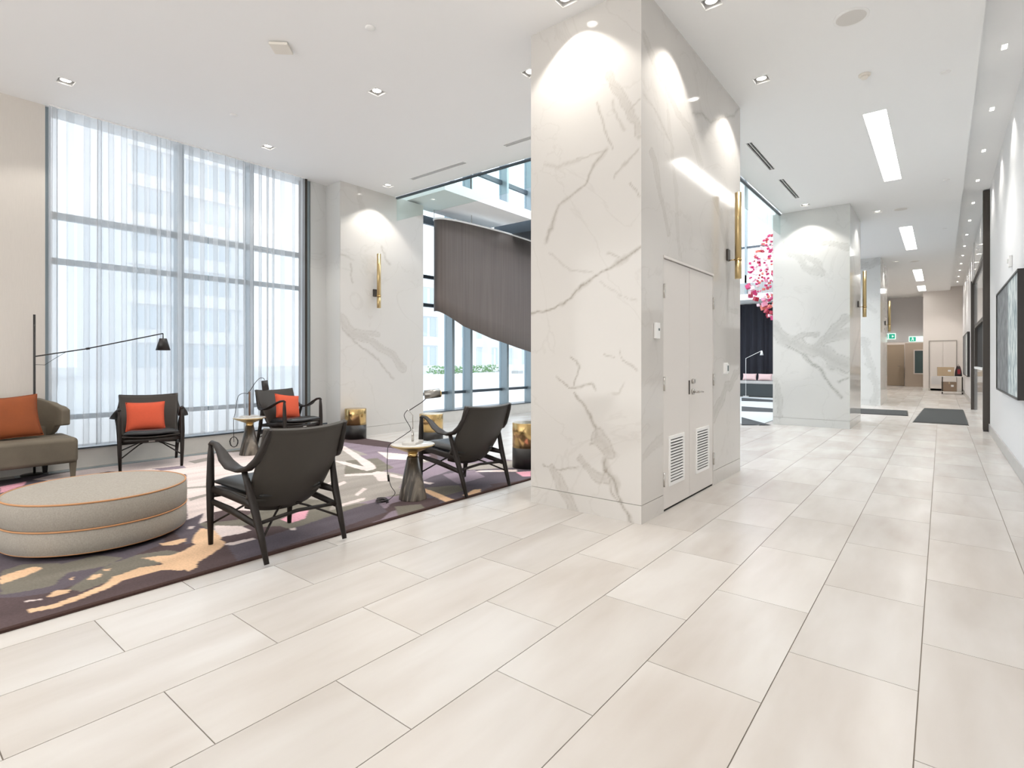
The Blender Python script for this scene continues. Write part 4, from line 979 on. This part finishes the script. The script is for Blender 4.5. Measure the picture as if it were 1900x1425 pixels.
e = empty('table_lamp', (-7.33, 3.47, ZT), 0, 'reading lamp with black can head on the pedestal table by the curtain', 'lamp', 'reading lamps')
box('base_block', (-.065, -.10, 0, .065, .10, .022), M['marble'], e, .003)
MB().tube([(0, 0, .02), (0, 0, .34)], .012, 14).build('stem', simple('walnut_wood', (.12, .06, .03), .5), e)
dU = 7.33 * SA + 3.47 * CA
arm = [g2(x, y, dU) for x, y in ((459, 731), (466, 722), (473, 711), (481, 702.5), (488, 701.5), (491, 705))]
MB().tube([rel(e, p) for p in catmull(arm)], .0045, 8).build('arm', M['bronze'], e)
MB().tube([rel(e, g2(490.5, 706, dU)), rel(e, g2(493, 724, dU))], [.040, .044], 20).build('lamp_head', M['black'], e)
cordp = [g2(x, y, dU) for x, y in ((459, 730), (450, 730), (443, 734), (440, 742), (438, 755), (436, 768), (433.5, 778))]; cordp += [g2(433.5, 800, dU - .02), g2(434, 820, dU)]
MB().tube([rel(e, p) for p in catmull(cordp)], .0038, 6).build('cord', M['black'], e)
cc = Vector(g2(434, 820, dU)); sd = Vector((CA, SA, 0))
MB().tube([rel(e, cc + sd * (.055 * math.cos(k * .6) * (1 - .1 * math.sin(k))) + Vector((0, 0, .07 * math.sin(k * .6) - .0))) for k in range(34)], .0045, 6).build('coiled_cord', M['black'], e)

# ---- floor lamp
fx, fy = -7.93, 1.36
e = empty('floor_lamp', (fx, fy, RZ * 0), 0, 'slim black floor lamp with long slanted arm and cone shade behind the sofa', 'lamp')
MB().tube([(0, 0, .02), (0, 0, 1.80)], .011, 10).build('pole', M['black'], e)
MB().lathe([(.12, 0), (.12, .016), (.02, .022)], 32).build('base', M['black'], e)
tip = (.52, 1.10, 1.615)
MB().tube([(-.0, 0, 1.33), (.03, .07, 1.345), (.20, .42, 1.42), tip], .007, 8).build('arm', M['black'], e)
MB().tube([(.20, .42, 1.42), (.215, .45, 1.427)], .013, 10).build('arm_joint', M['black'], e)
MB().tube([tip, (tip[0], tip[1], tip[2] - .06)], .006, 8).build('drop_rod', M['black'], e)
mb = MB().lathe([(0, -.06), (.036, -.06), (.040, -.062), (.078, -.205), (.074, -.205), (.034, -.07)], 32, c=(tip[0], tip[1]), cap=False); mb.xf(Matrix.Translation((0, 0, tip[2]))); mb.build('lamp_shade', M['black'], e)
MB().tube([(0, 0, 1.24), (.05, .08, 1.235), (.09, .15, 1.30), (.12, .25, 1.38)], .0025, 6).build('cord', M['black'], e)

# ---- drum stools
for x, y, r, h, g, lb in ((-7.49, 5.27, .172, .50, .24, 'brass and black drum stool standing against the marble pier'), (-6.42, 5.95, .19, .43, .15, 'brass and black drum stool behind the reading lamp, in front of the hall glazing'), (-3.88, 5.14, .175, .53, .24, 'brass and black drum stool half hidden by the left edge of the big pillar')):
    z0 = RZ if y < RY1 - r else .001
    e = empty('drum_stool', (x, y, z0), 0, lb, 'stool', 'brass drum stools')
    MB().lathe([(r, 0), (r, g)], 48).build('lower_band', M['black'], e); MB().lathe([(r, g), (r, h - .004), (r - .004, h)], 48).build('upper_band', M['brass'], e)

# ---- far lounge seen between the pillars: rug, banquette, curtain, sculpture
RR = [(-6.5, 11.35), (-2.82, 11.35), (-2.82, 19.8), (-6.5, 19.8)]
mb = MB().prism(RR, .001, .012); o = mb.build('hall_rug', simple('pale_grey_carpet', (.52, .55, .57), .9, noise=.1)); tag(o, 'pale grey hall rug with dark slanted bands, beyond the big pillar', 'rug')
dk = simple('charcoal_carpet', (.05, .055, .06), .9)
for pl in ([(1376, 774), (1376, 788), (1430, 788.5)], [(1376, 754), (1376, 763), (1434, 765), (1434, 758)], [(1376, 738), (1376, 744), (1434, 746), (1434, 742)]):
    P = [G(*p, .012) for p in pl]
    if len(P) == 3: P = [P[0], P[1], (P[2][0], P[2][1])]
    ctr = np.mean(P, axis=0); P = sorted(P, key=lambda q: math.atan2(q[1] - ctr[1], q[0] - ctr[0]))
    # let the bands run on behind the pillars
    MB().prism(P, .012, .0145).build('dark_band', dk, o)
e = empty('window_banquette', (-4.9, 20.2, 0), 0, 'long low dark banquette before the charcoal curtain', 'bench')
box('base', (-1.9, 0, 0.012, 1.9, .85, .46), M['dark_base'], e, .01); box('seat_top', (-1.92, -.02, .46, 1.92, .87, .56), M['stone_grey'], e, .02)
for i, (dx, w, m_, lb) in enumerate(((-.50, .46, 'pinkf', 'leftmost pale pink cushion on the dark banquette'), (.02, .46, 'pinkf', 'middle pale pink cushion on the dark banquette'), (.52, .3, 'red', 'red cushion at the right end of the dark banquette'))):
    pillow('banquette_cushion', w, .24, .12, M[m_], lb, (-4.9 + dx, 20.45, .56 + .14), PI / 2, .35)
e = empty('white_side_box', (-4.62, 20.72, .56), 0, 'small white box table with a thin lamp on the banquette', 'table'); box('box_body', (-.16, -.08, 0, .16, .08, .24), M['white'], e, .01); MB().tube([(0, 0, .24), (0, 0, .6), (.05, 0, .75)], .008, 6).build('lamp_rod', M['white'], e)
e = empty('white_floor_lamp', (-5.42, 20.05, .012), 0, 'thin white arm lamp against the dark curtain of the far lounge', 'lamp')
MB().lathe([(.10, 0), (.10, .015)], 20).build('base', M['white'], e); MB().tube([(0, 0, .01), (0, 0, 1.35), (.5, .1, 1.62)], .01, 6).build('arm', M['white'], e); MB().lathe([(.02, 1.62), (.06, 1.46)], 16, c=(.5, .1)).build('lamp_shade', M['white'], e)
sheer_curtain(-6.9, -2.7, 'floor-length charcoal curtain at the back of the far lounge', 9, x=YV - .12, z0=.02, z1=3.40, mat=M['curtain_dark'], name='charcoal_curtain', pitch=.22, amp=.07, axis='x')
e = empty('cube_sculpture', (-4.1, 15.2, 4.2), 0, 'hanging sculpture of pink, magenta and red cubes beyond the big pillar', 'sculpture')
cubem = [simple('cube_' + n, c, .3) for n, c in (('pink', (.80, .32, .45)), ('magenta', (.55, .04, .16)), ('blush', (.85, .62, .68)), ('crimson', (.42, .03, .06)), ('coral', (.72, .18, .14)))]
meshes = []
for m_ in cubem:
    t_ = MB().box(-.5, -.5, -.5, .5, .5, .5); me = bpy.data.meshes.new('cube_piece'); me.from_pydata(t_.v, [], t_.f); me.materials.append(m_); meshes.append(me)
rr = random.Random(5); cnt = 0; tries = 0
while cnt < 285 and tries < 20000:
    tries += 1
    px = rr.uniform(1384, 1462); q = (px - 1384) / 50.0
    top = 487 - 62 * min(q, 1.2); bot = 548 + 44 * min(q, 1.3) if q > .3 else 550 + 10 * q
    py = rr.uniform(top, bot)
    if rr.random() > .18 + .85 * min(q, 1) + .25 * ((py - top) / max(bot - top, 1)) ** 2: continue
    dd = rr.uniform(14.6, 16.6); P = g2(px, py, dd)
    o = bpy.data.objects.new('cube_piece', meshes[rr.choice([0, 1, 2, 2, 3, 4, 1, 3])]); COL.objects.link(o); o.parent = e
    o.location = rel(e, P); s_ = rr.uniform(.042, .072) * (1 + .7 * (py > bot - 22)); o.scale = (s_, s_, s_); o.rotation_euler = (rr.uniform(-.4, .4), rr.uniform(-.4, .4), rr.uniform(0, 1.5)); cnt += 1
mb = MB()
for k in range(9):
    P = g2(1388 + k * 9, 455, 15.5); r_ = rel(e, P); mb.tube([(r_[0], r_[1], -1.0), (r_[0], r_[1], 4.0)], .002, 4)
mb.build('hanging_wires', M['chrome'], e)

# ---- corridor: mats, portal, paintings, end doors
def floor_mat(P, lb, nm='entrance_mat'):
    e = empty(nm, (P[0][0], P[0][1], 0), 0, lb, 'mat'); Q_ = [(x - P[0][0], y - P[0][1]) for x, y in P]
    MB().prism(Q_, .001, .012).build('carpet', M['mat'], e); 
    c = np.mean(Q_, axis=0); Q2 = [tuple(c + (np.array(q) - c) * 1.03) for q in Q_]; MB().prism(Q2, .0006, .007).build('rubber_border', M['black'], e)
floor_mat([(-.46, 14.0), (.41, 14.0), (.43, 18.2), (-.36, 18.2)], 'dark grey entrance mat in the corridor before the dark portal')
floor_mat([(-2.72, 15.4), (-.63, 15.45), (-.66, 16.2), (-.70, 17.0), (-2.72, 16.95)], 'dark grey mat running out of the gap beyond the second pillar')

e = empty('door_2', (XR, 15.8, 0), 0, 'tall dark bronze framed glass portal in the right wall', None, None, 'structure')
def pb(name, b, mat, par=e, bevel=0): return box(name, (b[0] - XR, b[1] - 15.8, b[2], b[3] - XR, b[4] - 15.8, b[5]), mat, par, bevel)
pb('post', (.585, 12.93, .03, .70, 13.05, HS - .02), M['bronze'], bevel=.002); pb('post_foot', (.59, 12.94, 0, .70, 13.04, .03), M['black'])
pb('post', (.60, 18.52, .0, .70, 18.64, 3.36), M['bronze'], bevel=.002); pb('post', (.66, 18.52, 3.362, .70, 18.64, HS - .01), M['wallpanel'])
pb('head_rail', (.62, 13.05, 3.28, .69, 18.52, 3.36), M['bronze'])
for i in range(4):
    a = 13.05 + i * 5.47 / 4; pb('glossy_panel', (.665, a + .004, 3.36, .70, a + 5.47 / 4 - .004, HS - .01), M['wallpanel'])
pb('glossy_panel', (.665, 13.05, .0, .70, 14.0, 3.28), M['wallpanel']); pb('glossy_panel', (.665, 17.3, .0, .70, 18.52, 3.28), M['wallpanel'])
pb('glossy_panel', (.665, 14.0, 2.12, .70, 17.3, 3.28), M['wallpanel']); pb('glossy_panel', (.665, 14.0, 0, .70, 17.3, 1.12), M['wallpanel'])
pb('opening_frame', (.63, 13.98, 2.07, .70, 17.24, 2.15), M['bronze']); pb('opening_frame', (.63, 17.26, 1.12, .70, 17.34, 2.07), M['bronze']); pb('opening_shade', (.680, 14.0, 1.12, .70, 17.3, 2.12), M['slotdark'])  # near-black sheet puts the shade inside the opening into colour
pb('counter_edge', (.62, 14.0, 1.09, .70, 17.3, 1.14), M['white'])
struct('wall_portal_back', (1.14, 12.8, 0, 1.2, 18.8, HS + .1), M['grey_wall'], 'dark room wall behind the portal')

# painting near
def painting_mat():
    m, t, b = newmat('abstract_painting')
    tcn = N(t, 'ShaderNodeTexCoord'); sp = N(t, 'ShaderNodeSeparateXYZ'); L(t, tcn.outputs['Object'], sp.inputs[0])
    mp = N(t, 'ShaderNodeMapping'); mp.inputs['Scale'].default_value = (1, 1.4, 1.0); L(t, tcn.outputs['Object'], mp.inputs['Vector'])
    n = N(t, 'ShaderNodeTexNoise', Scale=7.0, Detail=8.0); L(t, mp.outputs[0], n.inputs['Vector'])
    r1 = N(t, 'ShaderNodeValToRGB'); r1.color_ramp.elements[0].position = .3; r1.color_ramp.elements[0].color = (.10, .11, .12, 1); r1.color_ramp.elements[1].position = .75; r1.color_ramp.elements[1].color = (.32, .33, .34, 1)
    r2 = N(t, 'ShaderNodeValToRGB'); r2.color_ramp.elements[0].position = .35; r2.color_ramp.elements[0].color = (.25, .33, .36, 1); r2.color_ramp.elements[1].position = .62; r2.color_ramp.elements[1].color = (.74, .79, .78, 1)
    L(t, n.outputs['Fac'], r1.inputs['Fac']); L(t, n.outputs['Fac'], r2.inputs['Fac'])
    mr = N(t, 'ShaderNodeMapRange'); mr.inputs['From Min'].default_value = -.12; mr.inputs['From Max'].default_value = -.32; L(t, sp.outputs[1], mr.inputs['Value'])
    mx = N(t, 'ShaderNodeMix', data_type='RGBA'); L(t, mr.outputs[0], mx.inputs[0]); L(t, r1.outputs[0], mx.inputs[6]); L(t, r2.outputs[0], mx.inputs[7])
    m2 = N(t, 'ShaderNodeMapRange'); m2.inputs['From Min'].default_value = -1.18; m2.inputs['From Max'].default_value = -1.25; L(t, sp.outputs[1], m2.inputs['Value'])
    mx2 = N(t, 'ShaderNodeMix', data_type='RGBA'); mx2.inputs[7].default_value = (.8, .83, .82, 1); L(t, m2.outputs[0], mx2.inputs[0]); L(t, mx.outputs[2], mx2.inputs[6])
    L(t, mx2.outputs[2], b.inputs['Base Color']); b.inputs['Roughness'].default_value = .6; return m
M['painting'] = painting_mat()
def painting(y0, y1, z0, z1, lb, xf=.615):
    e = empty('framed_painting', (XR, (y0 + y1) / 2, z0), 0, lb, 'painting'); w = (y1 - y0) / 2; h = z1 - z0
    mb = MB(); d = xf - XR
    mb.box(d, -w, 0, -.001, -w + .02, h); mb.box(d, w - .02, 0, -.001, w, h); mb.box(d, -w + .02, 0, -.001, w - .02, .02); mb.box(d, -w + .02, h - .02, -.001, w - .02, h); mb.build('frame', M['black'], e)
    box('canvas', (d + .012, -w + .02, .02, d + .03, w - .02, h - .02), M['painting'], e)
painting(7.64, 10.45, .87, 2.24, 'large abstract grey and pale blue painting in a deep black frame on the right wall')
painting(21.7, 25.8, .78, 2.18, 'far black-framed painting on the right wall near the corridor end')
e = empty('wall_strobe', (XR, PXY := onX(1874, 485, XR - .02)[0], onX(1874, 485, XR - .02)[1]), 0, 'small white alarm device high on the right wall above the painting', 'alarm')
box('body', (-.035, -.05, -.07, -.001, .05, .07), M['white'], e, .006); box('lens', (-.05, -.02, -.02, -.035, .02, .03), M['white'], e, .004)

# end doors
e = empty('door_3', (0.05, YE, 0), 0, 'pale double door with a low vent at the end of the corridor', None, None, 'structure')
x0, x1, zt = -.40 - .05, .47 - .05, 2.10
for a, b in ((x0, (x0 + x1) / 2 - .003), ((x0 + x1) / 2 + .003, x1)):
    lf = box('door_leaf', (a + .02, -.02, .01, b - .02 if False else b, .0, zt), M['rose_wall'], e, .002)
mb = MB(); mb.box(x0 - .03, -.03, 0, x0, .0, zt + .04); mb.box(x1, -.03, 0, x1 + .03, 0, zt + .04); mb.box(x0, -.03, zt, x1, 0, zt + .04); mb.build('door_frame', simple('taupe_door_frame', (.36, .33, .30), .5), e)
mb = MB(); 
box('vent_grille', (x0 + .06, -.026, .28, x0 + .36, -.02, .62), M['grey_wall'], e)
for k in range(9): box('louvre_slat', (x0 + .07, -.034, .295 + k * .036, x0 + .35, -.026, .310 + k * .036), M['grille'], e)
MB().tube([(.0, -.02, 1.0), (.0, -.07, 1.0), (.09, -.07, 1.0)], .012, 8).build('door_handle', M['chrome'], e)
e = empty('door_4', (-1.9, 33.8, 0), 0, 'brown wooden door in the far niche below the exit sign', None, None, 'structure')
box('door_leaf', (-.52, -.04, .01, .33, 0, 2.02), M['door_brown'], e); mb = MB(); mb.box(-.60, -.05, 0, -.52, 0, 2.10); mb.box(.33, -.05, 0, .41, 0, 2.10); mb.box(-.52, -.05, 2.02, .33, 0, 2.10); mb.build('door_frame', M['door_brown'], e)
MB().tube([(.24, -.04, 1.0), (.24, -.1, 1.0), (.15, -.1, 1.0)], .012, 8).build('door_handle', M['chrome'], e)
struct('wall_niche_side', (-1.42, 33.0, 0, -.62, 33.2, 2.15), simple('tan_wall', (.50, .42, .34), .6), 'tan wall right of the brown far door')
e = empty('fire_hose_cabinet', (-1.0, 33.0, 0), 0, 'dark glazed cabinet with pale frame right of the brown far door', 'cabinet')
mb = MB(); ring(mb, (0, 0, .42, 1.2), .05, 0, .04); mb.xf(Matrix(((1,0,0,-.08),(0,0,-1,0),(0,1,0,.62),(0,0,0,1)))); mb.build('frame', M['rose_wall'], e); box('cabinet_glass', (-.03, -.02, .67, .29, 0, 1.77), M['navy'], e)
# exit signs with the green running figure
def running_man(par, x, y, z, s, mat):
    mb = MB(); T = .01
    mb.tube([(x, y, z + .36 * s), (x, y - T, z + .36 * s)], .08 * s, 12)
    def limb(a, b, w): mb.tube([(x + a[0]*s, y - T/2, z + a[1]*s), (x + b[0]*s, y - T/2, z + b[1]*s)], w * s, 6)
    limb((0, .26), (-.03, 0), .06); limb((-.03, 0), (.16, -.12), .045); limb((.16, -.12), (.12, -.34), .04); limb((-.03, 0), (-.12, -.18), .045); limb((-.12, -.18), (-.32, -.22), .04); limb((0, .22), (.2, .08), .035); limb((0, .22), (-.2, .16), .035)
    mb.build('running_figure', mat, par)
e = empty('exit_sign', (-1.98, 31.198, 2.30), 0, 'green and white running-figure exit sign above the far brown door', 'exit sign', 'exit signs')
box('housing', (-.28, -.05, 0, .28, 0, .27), M['exit_white'], e); box('green_panel', (-.26, -.056, .02, -.02, -.05, .25), M['exit_green'], e); box('arrow_panel', (.02, -.056, .02, .26, -.05, .25), M['exit_green'], e)
running_man(e, -.14, -.056, .135, .22, M['exit_white'])
MB().prism([(0, -.05), (.08, 0), (0, .05)], 0, .006).xf(Matrix(((1,0,0,.14),(0,0,-1,-.056),(0,1,0,.135),(0,0,0,1)))).build('arrow', M['exit_white'], e)
e = empty('exit_sign', (-.93, 31.198, 2.16), 0, 'half hidden smaller exit sign at the edge of the corridor end wall', 'exit sign', 'exit signs')
box('housing', (-.26, -.05, 0, .26, 0, .24), M['exit_white'], e); box('green_panel', (-.24, -.056, .02, .0, -.05, .22), M['exit_green'], e); running_man(e, -.12, -.056, .12, .2, M['exit_white'])
MB().tube([(0, -.02, .24), (0, -.02, .26)], .01, 6).build('mount', M['white'], e)
# trolley with boxes
e = empty('metal_trolley', (.32, 26.8, 0), 0, 'light metal trolley table by the corridor end holding cartons', 'trolley')
for x in (-.30, .30):
    for y in (-.2, .2): MB().tube([(x, y, 0), (x, y, .66)], .018, 8).build('leg', M['bronze'], e)
box('top', (-.34, -.24, .66, .34, .24, .69), M['chrome'], e); box('shelf', (-.32, -.22, .08, .32, .22, .10), M['chrome'], e)
def carton(loc, sx, sy, sz, mat, lb):
    e = empty('carton', loc, .05, lb, 'box', 'cartons on the trolley'); box('carton_body', (-sx/2, -sy/2, 0, sx/2, sy/2, sz), mat, e, .003); box('tape', (-.02, -sy/2 - .001, sz*.8, .02, sy/2 + .001, sz + .001), M['card'], e); box('label', (sx*.12, -sy/2 - .002, sz*.5, sx*.3, -sy/2, sz*.7), M['white'], e)
carton((.12, 26.8, .69), .50, .36, .34, M['card'], 'long light brown carton on top of the trolley')
carton((.22, 26.8, .10), .44, .34, .36, M['card_dark'], 'dark brown carton on the lower shelf of the trolley')
e = empty('dark_bag', (.50, 26.75, .69), 0, 'dark red and black bag on top of the trolley', 'bag')
MB().surf(lambda u, v: ((.11 - .06 * v ** 2) * math.cos(2*PI*u), (.12 - .07 * v ** 2) * math.sin(2*PI*u), .38 * v), 20, 8).build('bag_body', simple('black_cloth', (.03, .02, .025), .7), e)
box('red_patch', (-.03, -.125, .08, .06, -.085, .26), M['red'], e, .01); MB().tube([(-.04, 0, .36), (0, 0, .44), (.04, 0, .36)], .01, 8).build('handle', M['black'], e)

# ---- outside
g = tag(box('ground_outside', (-140, -60, -.25, XW - .36, 140, -.13), M['paving']), 'pale paving of the forecourt outside', None, None, 'structure')
def building(name, x0, x1, y0, y1, z1, fl, bw, label, mat, side=True):
    e = empty(name, (x0, y0, -.13), 0, label, 'building'); w, l = x1 - x0, y1 - y0
    box('wall', (0, 0, 0, w - .1, l, z1), mat, e); nf = int(z1 / fl); nb = int(l / bw)
    proto = MB().box(0, .25, .9, .06, bw - .25, fl - .35).build('window', M['glass_blue'], e); proto.location = (w - .1, 0, 0); fr = MB().box(.06, bw / 2 - .04, .9, .12, bw / 2 + .04, fl - .35).build('glazing_bar', M['concrete_white'], proto)
    c = 0
    for j in range(nf):
        sl = box('floor_band', (w - .5, .03, (j + 1) * fl - .2, w + .10, l - .03, (j + 1) * fl + .12), mat, e)
        for i in range(nb):
            if i == 0 and j == 0: continue
            if c > 140: break
            o = proto.copy(); COL.objects.link(o); o.location = (w - .1, i * bw, j * fl); o2 = fr.copy(); COL.objects.link(o2); o2.parent = o; c += 1
    return e
building('apartment_tower', -62, -48, 13.6, 22.6, 34, 3.0, 2.6, 'pale apartment tower with stacked bands, seen through the sheer curtain', M['concrete_white'])
building('office_block', -58, -47, 36, 80, 10.5, 3.4, 2.4, 'low pale office block across the forecourt, seen left of the curved screen', M['concrete_white'])
building('white_block', -60, -46, -30, 4, 9, 3.0, 3.0, 'low white block at the far left behind the curtain', M['concrete_white'])
for i in range(6):
    P = G(820 + i * 28, 693, -.13); e = empty('forecourt_column', (P[0], P[1], -.13), 0, ['leftmost', 'second', 'third', 'fourth', 'fifth', 'rightmost'][i] + ' tall white column outside the hall glazing, from left', 'column', 'white columns of the forecourt')
    box('shaft', (-.35, -.35, .3, .35, .35, 9), M['concrete_white'], e, .02); box('plinth', (-.45, -.45, 0, .45, .45, .3), M['stone_grey'], e)
a, b = G(796, 703, -.13), G(922, 697, -.13)
e = empty('planter_hedge', (a[0], a[1], -.13), math.atan2(b[1] - a[1], b[0] - a[0]), 'low green hedge in a white planter outside the hall glazing', 'hedge'); Lh = math.dist(a, b)
box('planter', (0, -.5, 0, Lh, .5, .35), M['concrete_white'], e)
mb = MB(); r_ = random.Random(3)
for k in range(700):
    x, y, z = r_.uniform(.1, Lh - .1), r_.uniform(-.4, .4), .35 + r_.uniform(0, .65); s_ = r_.uniform(.07, .16); d1 = Vector((r_.uniform(-1, 1), r_.uniform(-1, 1), r_.uniform(-.5, 1))).normalized() * s_; d2 = d1.orthogonal().normalized() * s_ * .5
    p = Vector((x, y, z)); mb.add([p - d1, p + d2, p + d1, p - d2], [(0, 1, 2, 3)])
fo = mb.build('foliage', M['green'], e, fix=False); fo['kind'] = 'stuff'
